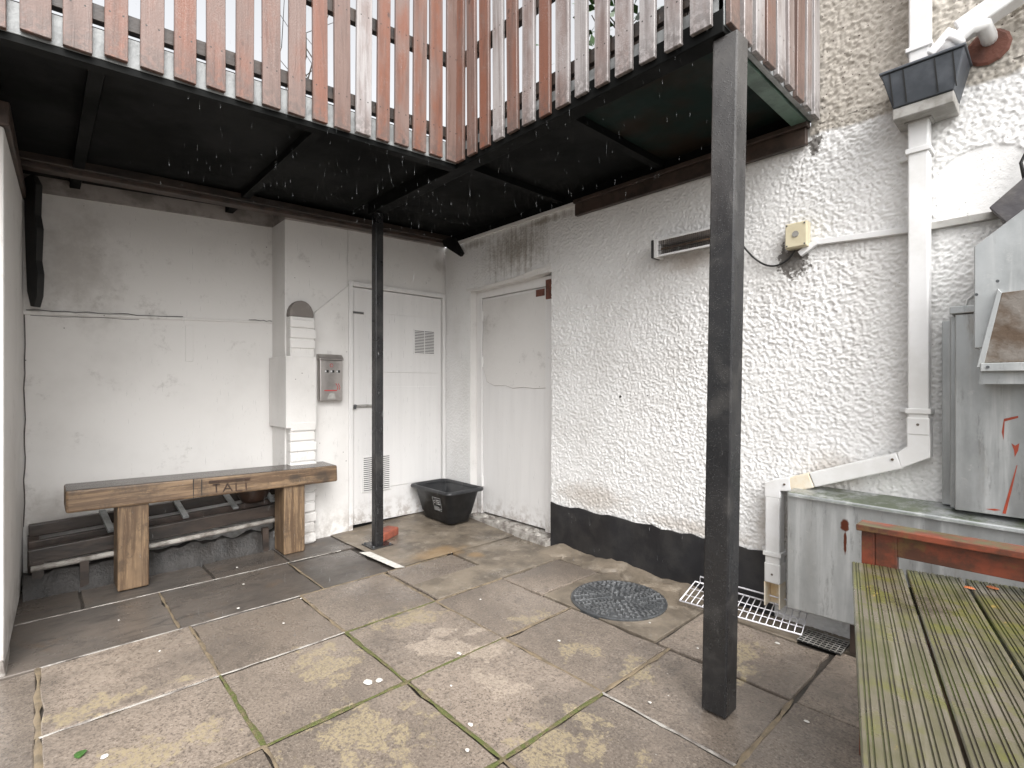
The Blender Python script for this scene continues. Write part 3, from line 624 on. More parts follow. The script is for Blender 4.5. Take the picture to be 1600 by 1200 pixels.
# grey fascia and rails behind the slats
def run(name, mat, p, q, wdt, z0, z1):
    (ax, ay), (bx, by) = p, q; d = (Vector((bx, by, 0)) - Vector((ax, ay, 0))).normalized(); nn = Vector((-d.y, d.x, 0)) * wdt
    B = [(ax, ay), (bx, by), (bx + nn.x, by + nn.y), (ax + nn.x, ay + nn.y)]
    za = [zd(y) if x < XI + .1 else 2.49 for x, y in B]
    return MB().hexa([(x, y, z + z0) for (x, y), z in zip(B, za)], [(x, y, z + z1) for (x, y), z in zip(B, za)]).build(name, mat, bal, .002)
for p, q in (((XI - .002, -4.6), (XI - .002, -1.002)), ((XI, -1.0 + .002), (3.12, -1.0 + .002)), ((3.122, -.998), (3.122, -.02))):
    run('fascia', 'fascia', p, q, .022, -.004, .105)
    run('rail', 'darkwood', p, q, .035, .135, .195); run('rail', 'darkwood', p, q, .035, .56, .625); run('rail', 'darkwood', p, q, .035, 1.02, 1.09)
sm = {}
def slat_mesh(key, wd, hgt, mat):
    if (key, mat) not in sm:
        me = MB().box(-wd / 2, wd / 2, -.010, .010, 0, hgt).mesh('slat'); me.materials.append(M[mat]); sm[(key, mat)] = me
    return sm[(key, mat)]
def slat(x, y, rz, mat, z):
    k = random.choice((0, 1, 2)); me = slat_mesh(k, (.070, .076, .081)[k], 1.34, mat)
    o = bpy.data.objects.new('slat', me); COL.objects.link(o); o.parent = bal
    o.location = (x, y, z + random.uniform(-.006, .006)); o.rotation_euler = (random.gauss(0, .004), random.gauss(0, .005), rz + random.gauss(0, .02))
    b = o.modifiers.new('b', 'BEVEL'); b.width = .002; b.segments = 1
for i in range(32):
    y = -1.045 - .1100 * i
    slat(XI + .012, y, R(90), 'slat_red' if random.random() < .93 else 'slat_grey', zd(y) + .0)
for i in range(14):
    x = XI + .05 + .1125 * i; slat(x, -1.012, 0, 'slat_red' if i < 3 or i in (4, 6) else 'slat_grey', 2.49)  # mostly the pale boards here, sky glare put into their colour
for i in range(9):
    y = -.955 + .112 * i; slat(3.134, y, R(90), 'slat_grey' if i % 3 else 'slat_red', 2.485)
# ledger on the right wall, plate on the back wall, corner bracket
box('ledger', 'brownwood', bal, 1.62, 3.09, -.045, -.013, 2.375, 2.455, .004); box('ledger_cap', 'brownwood', bal, 1.62, 3.10, -.065, -.013, 2.456, 2.482, .003)
sl_box('wall_plate', 'brownwood', bal, .013, .10, -4.5, .0, 2.335, 2.487, 2.39, 2.54, .004)
sl_box('wall_plate', 'darkwood', bal, .10, .145, -4.5, -.03, 2.36, 2.505, 2.42, 2.548, .004)
MB().prism([(.13, -.10, 2.52), (.20, -.02, 2.53), (.33, -.02, 2.36), (.30, -.022, 2.36), (.16, -.11, 2.47)], (0, -.02, -.03)).build('corner_bracket', 'black', bal, .002)
tw = MB()
for i in range(3):
    y = -1.5 - .05 * i + random.uniform(-.1, .1); x = .3 + random.uniform(-.2, .3); p = Vector((x, y, 2.62)); pts = [p]
    for k in range(5): p = p + Vector((random.uniform(-.06, .06), random.uniform(-.06, .06), random.uniform(.14, .24))); pts.append(p)
    tw.tube(pts, .010, 5, .003)
    for k in range(2, 6):
        q = pts[k]; tw.tube([q, q + Vector((random.uniform(-.15, .15), random.uniform(-.15, .15), .15)), q + Vector((random.uniform(-.25, .25), random.uniform(-.25, .25), .3))], .004, 4, .002)
shr = thing('bare_shrub', 'bare twiggy shrub seen through the balustrade gaps on the balcony', 'shrub')
tw.build('stems', 'bark', shr); MB().lathe([(.10, 0), (.13, .22), (.145, .22), (.145, .25), (.12, .25)], (.35, -1.65, 2.59), 16).build('pot', 'terracotta', shr)
ivy = thing('leafy_plant', 'green leafy plant behind the right hand balcony slats', 'plant')
mb = MB()
for i in range(260):
    c = Vector((2.35 + random.gauss(0, .16), -.55 + random.gauss(0, .14), 3.02 + random.gauss(0, .17))); s = random.uniform(.02, .04)
    a = Vector((random.gauss(0, 1), random.gauss(0, 1), random.gauss(0, .6))).normalized(); b = a.orthogonal().normalized()
    mb.add([c - a * s, c + b * s * .5, c + a * s, c - b * s * .5], [(0, 1, 2, 3)])
mb.build('foliage', 'leaf', ivy); mb = MB()
for i in range(6): mb.tube([(2.35, -.55, 2.75), (2.35 + random.gauss(0, .08), -.55 + random.gauss(0, .08), 2.95), (2.35 + random.gauss(0, .16), -.55 + random.gauss(0, .14), 3.2)], .006, 5, .003)
mb.build('stems', 'bark', ivy); MB().lathe([(.10, 0), (.13, .2), (.14, .2), (.14, .23), (.11, .23)], (2.35, -.55, 2.612), 16).build('pot', 'terracotta', ivy)

# ------------------------------------------------------------------ posts
def post(name, label, cx, cy, hw, z1, lean, plate):
    t = thing(name, label, 'post')
    lx, ly = lean
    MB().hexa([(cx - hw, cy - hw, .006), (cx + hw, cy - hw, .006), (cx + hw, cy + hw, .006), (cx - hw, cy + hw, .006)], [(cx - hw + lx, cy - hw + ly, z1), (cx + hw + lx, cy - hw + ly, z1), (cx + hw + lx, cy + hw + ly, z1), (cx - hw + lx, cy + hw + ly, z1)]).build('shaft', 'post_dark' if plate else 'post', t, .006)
    if plate:
        b = box('base_plate', 'post_dark', t, cx - plate, cx + plate, cy - plate, cy + plate, .006, .016, .002)
        for sx in (-1, 1):
            for sy in (-1, 1): MB().lathe([(.008, 0), (.008, .008), (.005, .011)], (cx + sx * plate * .78, cy + sy * plate * .78, .016), 8).build('bolt', 'iron', t)
    return t
post('steel_post', 'thin black steel post on a base plate in front of the store door', .492, -.955, .032, 2.464, (.0, .0), .085)
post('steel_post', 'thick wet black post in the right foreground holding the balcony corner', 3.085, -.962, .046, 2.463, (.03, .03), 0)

# ------------------------------------------------------------------ sleeper bench
be = thing('sleeper_bench', 'chunky reclaimed oak beam bench with carved letters against the back wall', 'bench')
seat = MB(); seat.hexa([(.0, -2.690, .497), (.27, -2.690, .495), (.27, -1.160, .475), (.0, -1.160, .477)], [(.01, -2.690, .622), (.262, -2.690, .618), (.262, -1.160, .595), (.01, -1.160, .598)])
so = seat.build('seat', 'oakseat', be, .012)
box('leg', 'oakleg', be, .05, .255, -2.465, -2.315, .004, .51, .008); box('leg', 'oakleg', be, .05, .25, -1.540, -1.395, .004, .50, .008)
# letters burnt into the front face (X=.27): T A L I under a bar
mb = MB(); xf = .2685
def stroke(y0, z0, y1, z1, wd=.007): mb.bar((xf, y0, z0), (xf, y1, z1), wd, .0065, (1, 0, 0))
stroke(-2.005, .583, -1.765, .574, .008); stroke(-2.005, .573, -1.765, .564, .005)
stroke(-1.985, .560, -1.945, .558); stroke(-1.965, .560, -1.963, .508)          # T
stroke(-1.925, .506, -1.900, .556); stroke(-1.900, .556, -1.872, .504); stroke(-1.915, .525, -1.885, .524, .005)   # A
stroke(-1.850, .553, -1.849, .502); stroke(-1.849, .503, -1.812, .500)            # L
stroke(-1.790, .550, -1.788, .499)                                                 # I
mb.build('carved_letters', 'terracotta', be)
for y, z0, z1 in ((-2.09, .49, .61), (-2.045, .50, .60)): MB().bar((.2672, y, z0), (.2655, y, z1), .004, .004, (1, 0, 0)).build('saw_kerf', 'black', be)
# old ladder and waste pipe lying behind it
ld = thing('wooden_ladder', 'old dark wooden ladder frame lying along the wall behind the bench', 'ladder')
MB().bar((-.215, -2.84, .33), (-.215, -1.44, .385), .05, .07).build('rail', 'darkwood', ld, .004)
MB().bar((-.10, -2.84, .27), (-.10, -1.44, .325), .035, .045).build('rail', 'brownwood', ld, .004)
MB().bar((.0, -2.84, .225), (.0, -1.36, .285), .045, .085).build('rail', 'darkwood', ld, .004)
for y in (-2.49, -2.10, -1.80, -1.55):
    zr = .245 + .0405 * (y + 2.84); MB().bar((-.21, y - .01, zr + .135), (.0, y + .02, zr + .042), .035, .016).build('rung', 'fascia', ld, .002)
MB().bar((-.22, -2.82, .005), (-.22, -2.82, .30), .05, .05, (1, 0, 0)).build('foot_block', 'darkwood', ld); MB().bar((.0, -2.80, .004), (.0, -2.80, .2), .05, .05, (1, 0, 0)).build('foot_block', 'darkwood', ld); MB().bar((-.1, -1.47, .004), (-.1, -1.47, .30), .05, .05, (1, 0, 0)).build('foot_block', 'darkwood', ld)
mb = MB(); vs = []; fs = []; NA, NB = 40, 10
bumps = [.75]
for a in range(NA): bumps.append(min(1, max(.5, bumps[-1] + random.uniform(-.12, .12))))
for a in range(NA + 1):
    for b in range(NB + 1):
        f = b / NB; hh = .17 * math.sin(math.pi * min(1, f * .62 + .38)) * bumps[a] + random.uniform(-.010, .010)
        vs.append((.06 - .34 * f + random.uniform(-.008, .008), -2.862 + 1.40 * a / NA, (hh if 0 < b else -.01)))
for a in range(NA):
    for b in range(NB): q = a * (NB + 1) + b; fs.append((q, q + 1, q + NB + 2, q + NB + 1))
hp = mb.add(vs, fs).build('shade_debris_heap', 'shade_debris', pav, 0, True); hp['kind'] = 'stuff'  # heap added to darken the shaded wall foot behind the bench
pp = thing('waste_pipe', 'slim dirty white waste pipe running low behind the bench', 'pipe')
MB().tube([(.035, -2.83, .165), (.035, -2.2, .18), (.035, -1.45, .212)], .017, 10).build('pipe', 'mortar_pale', pp, 0, True)
for y in (-2.6, -1.6): box('pipe_stand', 'darkwood', pp, .015, .055, y - .02, y + .02, .003, .165)
bp = thing('flower_pot', 'round dark glazed pot sitting on the ladder behind the bench', 'pot')
MB().lathe([(.07, 0), (.09, .03), (.125, .10), (.13, .125), (.115, .125), (.10, .06), (.02, .04)], (-.10, -1.64, .338), 28).build('bowl', 'terracotta', bp, 0, True)

# ------------------------------------------------------------------ ash bin on the back wall
ab = thing('ash_bin', 'stainless wall ash bin with red cigarette symbol beside the brick nib', 'ash bin')
box('body', 'stainless', ab, .016, .075, -1.213, -1.035, 1.068, 1.385, .004)
MB().prism([(.016, -1.220, 1.386), (.082, -1.220, 1.386), (.080, -1.220, 1.400), (.045, -1.220, 1.432), (.016, -1.220, 1.432)], (0, .192, 0)).build('lid', 'stainless', ab, .003)
for i in range(3): box('stub_slot', 'black', ab, .0752, .0765, -1.178 + i * .046, -1.148 + i * .046, 1.288, 1.308)
for i in range(3): box('slot_flap', 'whiteprint', ab, .0766, .0772, -1.178 + i * .046, -1.166 + i * .046, 1.290, 1.306)
box('cigarette_print', 'redprint', ab, .0752, .0762, -1.182, -1.082, 1.146, 1.153)
mb = MB()
for dy in (0, .018): mb.tube([(.0758, -1.075 + dy - .005, 1.155), (.0758, -1.066 + dy - .008, 1.172), (.0758, -1.080 + dy, 1.188), (.0758, -1.090 + dy, 1.205)], .0022, 5)
mb.build('smoke_print', 'redprint', ab)
MB().tube([(.0756, -1.125 + .011 * math.cos(a), 1.345 + .013 * math.sin(a)) for a in [i * math.pi / 6 for i in range(13)]], .0018, 5).build('round_mark', 'redprint', ab)
MB().prism([(.0752, -1.16, 1.085), (.0752, -1.09, 1.085), (.0752, -1.107, 1.128), (.0752, -1.143, 1.128)], (.0006, 0, 0)).build('grey_print', 'leadpale', ab)

# ------------------------------------------------------------------ black tub, brick
tu = thing('plastic_tub', 'empty black plastic recycling tub with white print in the corner', 'tub')
def frus(x0, x1, y0, y1, r, z, n=5):
    pts = []
    for cx, cy, a0 in ((x1 - r, y1 - r, 0), (x0 + r, y1 - r, 90), (x0 + r, y0 + r, 180), (x1 - r, y0 + r, 270)):
        for k in range(n + 1): a = R(a0 + 90 * k / n); pts.append((cx + r * math.cos(a), cy + r * math.sin(a), z))
    return pts
def loft(rings, name, mat, par, closed_bottom=True, smooth=True):
    n = len(rings[0]); vs = [v for r_ in rings for v in r_]; fs = []
    for i in range(len(rings) - 1):
        for j in range(n): fs.append((i * n + j, i * n + (j + 1) % n, (i + 1) * n + (j + 1) % n, (i + 1) * n + j))
    if closed_bottom: fs.append(tuple(range(n))[::-1])
    fs.append(tuple(range((len(rings) - 1) * n, len(rings) * n)))
    o = MB().add(vs, fs).build(name, mat, par)
    if smooth:
        for p in o.data.polygons: p.use_smooth = len(p.vertices) == 4
    return o
ZB = .046; tx0, tx1, ty0, ty1 = .03, .61, -.405, -.015
ins = lambda k, z: frus(tx0 + k, tx1 - k, ty0 + k, ty1 - k, .05, z)
loft([ins(.085, ZB), ins(.078, ZB + .055), ins(.070, ZB + .057), ins(.030, ZB + .245), ins(.026, ZB + .247), ins(.022, ZB + .262), ins(.034, ZB + .262), ins(.070, ZB + .10), ins(.088, ZB + .06), ins(.095, ZB + .014)], 'body', 'tub', tu)
rim = [ins(.026, ZB + .250), ins(.0, ZB + .252), ins(-.004, ZB + .262), ins(.0, ZB + .276), ins(.014, ZB + .282), ins(.030, ZB + .276), ins(.036, ZB + .262)]
loft(rim, 'rim', 'tub', tu, False); rimo = tu.children[-1]
bm = bmesh.new(); bm.from_mesh(rimo.data); bmesh.ops.delete(bm, geom=[f for f in bm.faces if len(f.verts) > 4], context='FACES'); bm.to_mesh(rimo.data); bm.free()
# print on the face towards -Y: frame, arrows ring, rows of unreadable small text
mb = MB(); fy = lambda z: -.405 + .070 - (z - ZB - .057) * (.04 / .188) - .0012
def pr(x0, x1, z0, z1): mb.add([(x0, fy(z0), z0), (x1, fy(z0), z0), (x1, fy(z1), z1), (x0, fy(z1), z1)], [(0, 1, 2, 3)])
X0, Z0 = .335, ZB + .10
pr(X0, X0 + .115, Z0 + .105, Z0 + .108); pr(X0, X0 + .003, Z0 + .03, Z0 + .105); pr(X0 + .112, X0 + .115, Z0 + .02, Z0 + .105); pr(X0 + .04, X0 + .042, Z0 + .04, Z0 + .105)
for r_, (a, b) in enumerate(((.05, .105), (.05, .10), (.05, .108))):
    zz = Z0 + .09 - r_ * .016; x = X0 + a
    while x < X0 + b: l = random.uniform(.006, .014); pr(x, min(x + l, X0 + b), zz - .008, zz); x += l + .003
for r_ in range(4):
    zz = Z0 + .030 - r_ * .009; x = X0 + .004
    while x < X0 + .08: l = random.uniform(.004, .010); pr(x, x + l, zz - .004, zz); x += l + .0025
for cx, cz, rr in ((X0 + .021, Z0 + .07, .014), (X0 + .098, Z0 + .008, .014)):
    for k in range(9):
        if k % 3 == 2: continue
        a0, a1 = R(40 * k), R(40 * k + 38); q = []
        for a, r2 in ((a0, rr), (a1, rr), (a1, rr * .6), (a0, rr * .6)): z = cz + r2 * math.sin(a); q.append((cx + r2 * math.cos(a), fy(z), z))
        mb.add(q, [(0, 1, 2, 3)])
mb.build('white_print', 'whiteprint', tu)
br = MB().box(-.055, .055, -.105, .105, 0, .065).build('red_brick', 'brick', None, .012, seg=3)
br.location = (.385, -.83, .012); br.rotation_euler = (0, 0, R(28)); tag(br, 'loose red brick lying behind the foot of the thin post', 'brick')

# ------------------------------------------------------------------ heater, switch, cable, conduit
he = thing('wall_heater', 'slim infrared heater with wire guard mounted high on the roughcast wall', 'heater')
hx0, hx1, hz0, hz1 = 2.275, 2.735, 1.957, 2.062
MB().prism([(hx0, -.015, hz0 + .02), (hx0, -.085, hz0), (hx0, -.085, hz0 + .008), (hx0, -.03, hz0 + .05), (hx0, -.085, hz1 - .008), (hx0, -.085, hz1), (hx0, -.015, hz1)], (hx1 - hx0, 0, 0)).build('reflector', 'stainless', he, .001)
for z0, z1 in ((hz0, hz0 + .012), (hz1 - .012, hz1)): box('housing_edge', 'upvc', he, hx0, hx1, -.092, -.0855, z0, z1, .002)
for x0, x1, m in ((hx0 - .018, hx0 - .002, 'black'), (hx1 + .002, hx1 + .018, 'black'), (hx0, hx0 + .028, 'upvc')): box('end_cap', m, he, x0, x1, -.094, -.014, hz0 - .002, hz1 + .002, .004)
MB().tube([(hx0 + .03, -.055, (hz0 + hz1) / 2), (hx1 - .005, -.055, (hz0 + hz1) / 2)], .007, 8).build('heating_tube', 'element', he, 0, True)
box('reflector_lining', 'element', he, hx0 + .029, hx1, -.032, -.0285, hz0 + .03, hz1 - .012)
mb = MB(); x = hx0 + .04
while x < hx1: mb.tube([(x, -.089, hz0 + .01), (x, -.093, (hz0 + hz1) / 2), (x, -.089, hz1 - .01)], .0011, 4); x += .0125
for z in (hz0 + .035, hz1 - .04): mb.tube([(hx0 + .028, -.092, z), (hx1, -.092, z)], .0013, 4)
gd = mb.build('wire_guard', 'iron', he)
for x in (2.33, 2.68): box('bracket', 'leadpale', he, x, x + .03, -.03, .0, hz0 + .03, hz1 - .03)
sw = thing('isolator_switch', 'cream weatherproof isolator box with round grey badge', 'switch box')
box('box', 'cream', sw, 3.0, 3.10, -.058, -.008, 1.872, 1.997, .004); box('cover', 'cream', sw, 3.002, 3.098, -.066, -.0585, 1.876, 1.993, .003)
MB().tube([(3.05, -.066, 1.938), (3.05, -.070, 1.938)], .015, 20).build('badge', 'leadpale', sw)
for x in (3.01, 3.09):
    for z in (1.884, 1.985): MB().tube([(x, -.066, z), (x, -.0685, z)], .004, 8).build('screw', 'iron', sw)
cb = MB().tube([(2.750, -.05, 1.99), (2.785, -.03, 1.93), (2.835, -.022, 1.86), (2.90, -.022, 1.808), (2.96, -.022, 1.803), (3.01, -.022, 1.832), (3.038, -.03, 1.872)], .0055, 8).build('cable', 'black', None, 0, True)
sb = cb.modifiers.new('s', 'SUBSURF'); sb.levels = 1; sb.render_levels = 2
tag(cb, 'black cable drooping from the heater to the cream isolator box', 'cable')
cd = thing('conduit', 'white painted cable conduit running right from the isolator box', 'conduit')
MB().bar((3.055, -.02, 1.845), (3.135, -.02, 1.893), .028, .028, (0, 1, 0)).build('elbow', 'upvc', cd, .002)
MB().bar((3.125, -.019, 1.889), (3.50, -.019, 1.868), .026, .026, (0, 1, 0)).build('trunking', 'upvc', cd, .002); MB().bar((3.505, -.019, 1.868), (4.25, -.019, 1.868), .03, .028, (0, 1, 0)).build('trunking', 'leadpale', cd, .002)

# ------------------------------------------------------------------ rainwater pipes and hopper
dp = thing('downpipe', 'square white plastic downpipe with offset and shoe on the right wall', 'drainpipe')
def sq(name, p, q, wd=.07, par=dp, mat='upvc', up=(0, 1, 0)): return MB().bar(p, q, wd, wd, up).build(name, mat, par, .006)
YP = -.062
sq('pipe', (3.532, YP, 1.02), (3.532, YP, 2.36)); sq('pipe', (3.535, YP, 2.45), (3.535, YP, 3.6))
sq('collar', (3.532, YP, .985), (3.532, YP, 1.06), .078)
MB().prism([(3.572, YP - .036, .99), (3.494, YP - .036, .99), (3.494, YP - .036, .935), (3.46, YP - .036, .905), (3.475, YP - .036, .84), (3.572, YP - .036, .895)], (0, .072, 0)).build('bend', 'upvc', dp, .004)
sq('pipe', (3.47, YP, .872), (3.13, YP, .742)); sq('pipe', (3.129, YP, .7415), (3.03, YP, .704), .0705, dp, 'upvc_stain')
MB().prism([(3.035, YP - .036, .745), (2.96, YP - .036, .722), (2.915, YP - .036, .70), (2.915, YP - .036, .63), (2.99, YP - .036, .63), (2.99, YP - .036, .668), (3.04, YP - .036, .675)], (0, .072, 0)).build('bend', 'upvc', dp, .004)
sq('pipe', (2.952, YP, .25), (2.952, YP, .645)); sq('collar', (2.952, YP, .20), (2.952, YP, .30), .076)
sh = MB()
for a, b in (((2.914, 2.920), (-.10, -.024)), ((2.984, 2.990), (-.10, -.024)), ((2.9205, 2.9835), (-.03, -.024))): sh.box(a[0], a[1], b[0], b[1], .08, .20)
sh.build('shoe', 'upvc_stain', dp)
for z in (2.17, 1.075, .335):
    xx = 3.532 if z > .5 else 2.952
    MB().box(xx - .043, xx + .043, YP - .043, YP + .06, z, z + .022).build('bracket', 'upvc', dp, .003); box('bracket_lug', 'upvc', dp, xx - .075, xx - .044, -.03, -.002, z + .002, z + .02, .003)
MB().box(3.49, 3.58, YP - .043, YP + .06, 2.60, 2.618).build('bracket', 'upvc', dp, .003)
for x, z in ((3.532, 1.03), (3.445, .875), (3.01, .705), (2.952, .245)): MB().tube([(x, YP - .036, z), (x, YP - .041, z)], .0055, 8).build('screw', 'rust', dp)
ho = thing('rain_hopper', 'dark grey rainwater hopper head above the white downpipe', 'hopper')
hx = lambda k, y0, z: [(3.425 + k, y0, z), (3.69 - k, y0, z), (3.69 - k, -.012, z), (3.425 + k, -.012, z)]
mbh = MB(); mbh.hexa(hx(.035, -.175, 2.352), hx(.0, -.205, 2.49)); ob = mbh.build('bowl', 'lead', ho, .004)
box('base', 'leadpale', ho, 3.458, 3.655, -.170, -.012, 2.305, 2.3515, .004); box('outlet', 'leadpale', ho, 3.487, 3.577, -.108, -.016, 2.30, 2.3045)
for x in (3.455, 3.50, 3.60, 3.655): MB().bar((x + .008, -.1785, 2.36), (x, -.2055, 2.487), .004, .003, (0, 1, 0)).build('rib', 'black', ho)
box('rim', 'lead', ho, 3.42, 3.695, -.212, -.010, 2.491, 2.502, .003)
up = thing('branch_pipe', 'white square branch pipe slanting down into the hopper', 'drainpipe')
sq('pipe', (3.59, -.10, 2.53), (3.66, -.10, 2.60), .075, up); sq('pipe', (3.662, -.10, 2.602), (4.2, -.10, 2.82), .075, up)
ov = thing('overflow_pipe', 'short round white overflow pipe elbow from a brown patched hole', 'pipe')
MB().tube([(3.61, -.16, 2.50), (3.655, -.16, 2.545), (3.70, -.155, 2.58), (3.735, -.12, 2.59), (3.745, -.04, 2.575), (3.745, .0, 2.57)], .026, 14).build('pipe', 'upvc', ov, 0, True)
MB().tube([(3.648, -.16, 2.538), (3.668, -.16, 2.556)], .031, 14).build('collar', 'upvc', ov, 0, True)
MB().lathe([(.07, 0), (.06, .006), (.03, .008)], (0, 0, 0), 12).build('cement_patch', 'brownpatch', ov).matrix_world = Matrix.Translation((3.742, -.012, 2.545)) @ Matrix.Rotation(R(90), 4, 'X')

# ------------------------------------------------------------------ ducts on the right
du = thing('low_duct', 'low galvanised steel duct box with a rust spot beside the downpipe', 'duct')
MB().hexa([(3.05, -.185, .135), (5.0, -.185, .20), (5.0, -.008, .20), (3.05, -.008, .135)], [(3.05, -.18, .685), (5.0, -.18, .66), (5.0, -.008, .70), (3.05, -.008, .705)]).build('casing', 'galv', du, .006)
for x in (3.3, 4.4): box('foot', 'darkwood', du, x, x + .06, -.15, -.03, .003, .15)
for z in (.0,): MB().bar((3.06, -.188, .672), (5.0, -.188, .648), .004, .016, (0, 1, 0)).build('seam', 'galv', du)
td = thing('tall_duct', 'tall galvanised steel duct with red paint marks at the right edge', 'duct')
box('casing', 'galv', td, 3.655, 4.9, -.148, -.02, .705, 1.475, .004); box('side_flange', 'galv', td, 3.605, 3.638, -.06, -.02, .705, 1.46, .002); box('folded_edge', 'galv', td, 3.637, 3.6548, -.11, -.02, .705, 1.47, .003)
box('top_angle', 'galv', td, 3.64, 3.735, -.162, -.02, 1.4755, 1.505, .003)
for pts in ([(3.833, 1.083), (3.795, 1.070), (3.789, 1.02), (3.794, .99), (3.797, 1.06), (3.833, 1.075)], [(3.815, .980), (3.825, .972), (3.836, .982), (3.833, .955), (3.824, .930), (3.822, .955)], [(3.829, .90), (3.831, .90), (3.815, .80), (3.800, .715), (3.791, .715), (3.808, .80)], [(3.745, .724), (3.77, .729), (3.788, .727), (3.77, .721)]):
    MB().prism([(x, -.1482, z) for x, z in pts], (0, -.0008, 0)).build('paint_mark', 'redpaint', td)
hd = thing('extract_hood', 'galvanised extract cowl with sloping top and rusty mesh mouth', 'duct hood')
MB().prism([(3.725, -.30, 1.33), (3.725, -.30, 1.70), (3.86, -.30, 1.81), (4.7, -.30, 2.1), (4.7, -.30, 1.33)], (0, .28, 0)).build('cowl', 'galv', hd, .003)
MB().prism([(3.752, -.3015, 1.275), (3.80, -.3015, 1.52), (4.6, -.3015, 1.56), (4.6, -.3015, 1.275)], (0, -.02, 0)).build('mesh_mouth', 'rust', hd, .002)
MB().prism([(3.735, -.302, 1.26), (3.79, -.302, 1.535), (3.80, -.302, 1.52), (3.752, -.302, 1.26)], (0, -.03, 0)).build('mouth_frame', 'galv', hd, .001)
box('mouth_frame', 'galv', hd, 3.745, 4.6, -.335, -.3016, 1.245, 1.2745, .002)
for x, z in ((3.765, 1.26), (3.735, 1.52), (3.79, 1.56)): MB().tube([(x, -.33, z), (x, -.34, z)], .005, 8).build('rivet', 'iron', hd)
box('rear_duct', 'galv', hd, 3.74, 4.7, -.2985, -.15, 1.20, 1.329)
sle = MB().prism([(3.752, -.03, 1.885), (3.86, -.03, 1.985), (4.0, -.03, 2.06), (4.0, -.03, 1.90), (3.81, -.03, 1.80)], (0, -.10, -.01)).build('slate_offcut', 'slate', None, .004)
tag(sle, 'dark slate flashing sticking out of the wall above the cowl', 'slate')
wi = MB().tube([(3.90, -.03, 2.16), (3.855, -.03, 2.10), (3.835, -.03, 2.05), (3.845, -.03, 1.98)], .006, 6).build('black_wire', 'black', None, 0, True); tag(wi, 'black wire curling up from the slate at the right edge', 'wire')
wi2 = MB().tube([(3.735, -.012, 1.70), (3.70, -.012, 1.66), (3.70, -.012, 1.62), (3.715, -.012, 1.58), (3.68, -.012, 1.545), (3.672, -.012, 1.51), (3.68, -.012, 1.49)], .004, 6).build('white_wire', 'upvc', None, 0, True); tag(wi2, 'thin white wire looping down the wall beside the cowl', 'wire')

# ------------------------------------------------------------------ round cover, rack, gully
mc = thing('manhole_cover', 'round cast iron manhole cover with raised tread pattern', 'manhole cover')
cx, cy, cr = 2.265, -.435, .262
MB().lathe([(cr, -.02), (cr, .008), (cr - .006, .012), (cr - .02, .012), (cr - .022, .010), (.01, .010)], (cx, cy, 0), 56).build('plate', 'iron', mc)
mb = MB()
for k in range(1, 11):
    rr = .022 + k * .0215; n = int(2 * math.pi * rr / .030)
    for j in range(n):
        if random.random() < .06: continue
        a = 2 * math.pi * (j + .5 * (k % 2)) / n; c = Vector((cx + rr * math.cos(a), cy + rr * math.sin(a), .0125)); d = Vector((-math.sin(a), math.cos(a), 0)) if (j + k) % 2 else Vector((math.cos(a), math.sin(a), 0))
        mb.bar(c - d * .0105, c + d * .0105, .0085, .010)
tr = mb.build('tread', 'iron_worn', mc, .0015); tr['kind'] = 'stuff'
rk = thing('wire_rack', 'white coated wire fridge shelf lying on the paving by the wall', 'wire rack')
P0, P1, P2, P3 = Vector((2.534, -.252, .028)), Vector((3.115, -.187, .03)), Vector((3.093, -.035, .08)), Vector((2.525, -.063, .08))
def lift(v, dz=0): return (v.x, v.y, v.z + dz)
per = [P0, P1, P2, P3, P0]
MB().tube([lift(p) for p in (P0, P0.lerp(P1, .5), P1, P1.lerp(P2, .5), P2, P2.lerp(P3, .5), P3, P3.lerp(P0, .5), P0)], .0042, 8).build('edge_wire', 'wire', rk, 0, True)
for i in range(1, 19):
    f = i / 19; MB().tube([lift(P0.lerp(P1, f), .004), lift(P3.lerp(P2, f), .004)], .0026, 6).build('cross_wire', 'wire', rk, 0, True)
for f in (.33, .66): MB().tube([lift(P0.lerp(P3, f), -.002), lift(P1.lerp(P2, f), -.002)], .003, 6).build('long_wire', 'wire', rk, 0, True)
MB().tube([lift(P3.lerp(P2, .05)), lift(P3.lerp(P2, .05), .035), lift(P3.lerp(P2, .9), .035), lift(P3.lerp(P2, .9))], .0042, 8).build('lip_wire', 'wire', rk, 0, True)
# rain: drops falling off the balcony and through the open air
mb = MB(); rr_ = random.Random(5)
for i in range(2600):
    if rr_.random() < .6: x, y = rr_.uniform(.3, 3.2), rr_.uniform(-2.6, -.9)
    else: x, y = rr_.uniform(1.4, 3.3), rr_.uniform(-2.4, -1.0)
    z = rr_.uniform(.3, 3.2)
    if (Vector((x, y, z)) - cam.location).length < 1.0 or (x < 1.6 and z > 2.3): continue
    h_ = rr_.uniform(.008, .017); q = rr_.uniform(.00012, .00026)
    mb.add([(x, y, z + h_), (x + q, y, z), (x - q * .5, y + q * .87, z), (x - q * .5, y - q * .87, z), (x, y, z - h_ * .5)], [(0, 1, 2), (0, 2, 3), (0, 3, 1), (4, 2, 1), (4, 3, 2), (4, 1, 3)])
rn = mb.build('rain', 'water', None, 0, True); rn['kind'] = 'stuff'; tag(rn, 'fine rain drops falling through the courtyard', 'rain')
gl = thing('gully_grate', 'small rusty gully mesh in the floor under the steel duct', 'drain grate')
box('sump', 'black', gl, 3.10, 3.28, -.20, -.06, .003, .006)
for i in range(9): box('mesh_bar', 'leadpale', gl, 3.10 + i * .022, 3.103 + i * .022, -.20, -.06, .0065, .010)
for i in range(7): box('mesh_bar', 'leadpale', gl, 3.10, 3.28, -.20 + i * .023, -.197 + i * .023, .0102, .013)
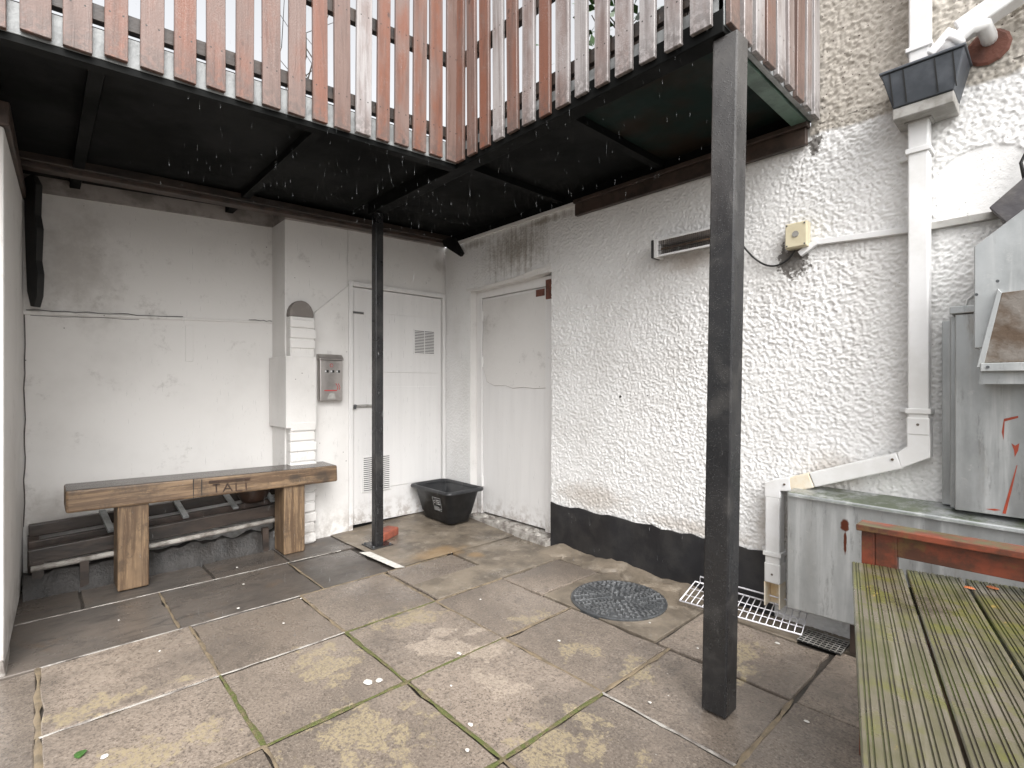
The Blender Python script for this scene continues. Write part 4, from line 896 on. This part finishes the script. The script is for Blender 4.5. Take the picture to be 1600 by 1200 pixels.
lf = MB(); lp = [(0, 0), (.010, .012), (.026, .016), (.045, .004), (.052, -.004), (.038, -.014), (.018, -.014), (.0, -.006)]
lf.prism([(1.775 + a * .8, -2.70 + b * 1.1, .007 + .004 * math.sin(a * 60)) for a, b in lp], (0, 0, .0012)).build('fallen_leaf', 'leaf'); tag(bpy.data.objects['fallen_leaf'], 'small green fallen leaf on the paving at bottom left', 'leaf')

# ------------------------------------------------------------------ decking bench at the right, and low frame behind it
db = thing('decking_bench', 'mossy grooved decking bench in the right foreground', 'bench')
ang = R(14.3)      # boards run this much off the Y axis
def board(i):
    wd = .145; prof = [(-wd / 2, -.027), (wd / 2, -.027), (wd / 2, -.003), (wd / 2 - .003, 0)]
    xs = []
    for g_ in range(6):
        c = wd / 2 - .0155 - g_ * .0228
        prof += [(c + .0050, 0), (c + .0040, -.003), (c + .0022, -.003), (c + .0012, 0), (c - .0026, 0), (c - .0036, -.003), (c - .0054, -.003), (c - .0064, 0)]
    prof += [(-wd / 2 + .003, 0), (-wd / 2, -.003)]
    L0, L1 = -2.15, .0; n = len(prof); vs = [(x, L0, z) for x, z in prof] + [(x, L1, z) for x, z in prof]
    o = MB().add(vs, [tuple(range(n)), tuple(range(n, 2 * n))[::-1]] + [(j, (j + 1) % n, (j + 1) % n + n, j + n) for j in range(n)]).build('board', 'deckboard', db)
    d = Vector((math.cos(-ang), math.sin(-ang) * -1, 0))
    return o
org = Vector((3.434, -.672, .57)); dX = Vector((math.cos(ang), math.sin(ang), 0)); dY = Vector((-math.sin(ang), math.cos(ang), 0))
for i in range(6):
    o = board(i); c = org + dX * (.0725 + i * .153); c = c + dY * random.uniform(-.006, .004)
    o.location = (c.x, c.y, .57 + random.uniform(-.001, .002)); o.rotation_euler = (0, 0, ang + R(random.uniform(-.15, .15)))
def along(u, v, z): p = org + dX * u + dY * v; return (p.x, p.y, z)
for v in (-.12, -1.1, -2.05): MB().bar(along(.02, v, .507), along(.88, v, .507), .045, .07).build('bearer', 'darkwood', db)
for u in (.06, .84):
    for v in (-.17, -2.0): MB().bar(along(u, v, .004), along(u, v, .471), .07, .07, (0, 1, 0)).build('leg', 'redwood', db)
fm = thing('timber_frame', 'low red stained timber frame with mossy cap behind the decking bench', 'timber frame')
MB().bar((3.452, -.655, .699), (4.6, -.645, .699), .085, .022).build('cap', 'redwood', fm, .003)
MB().bar((3.56, -.635, .648), (4.6, -.628, .648), .03, .078).build('rail', 'redwood', fm, .003)
for x, wd in ((3.478, .04), (3.53, .062), (3.905, .07), (4.5, .07)): MB().bar((x, -.636, .004), (x, -.636, .687), .032, wd, (1, 0, 0)).build('post', 'redwood', fm, .003)
for i, (u, v) in enumerate(((.36, -.06), (.50, -.13), (.30, -.10), (.55, -.05))):
    p = along(u, v, .5725); fl_ = fleck(p[0], p[1], .016, p[2], 'rustleaf', None, 'dead_leaf')
    tag(fl_, ['curled orange dead leaf near the timber frame on the decking', 'orange dead leaf further right on the decking boards', 'small rust coloured leaf scrap beside a decking groove', 'orange leaf crumb against the frame post on the decking'][i], 'leaf', 'dead leaves on the decking')
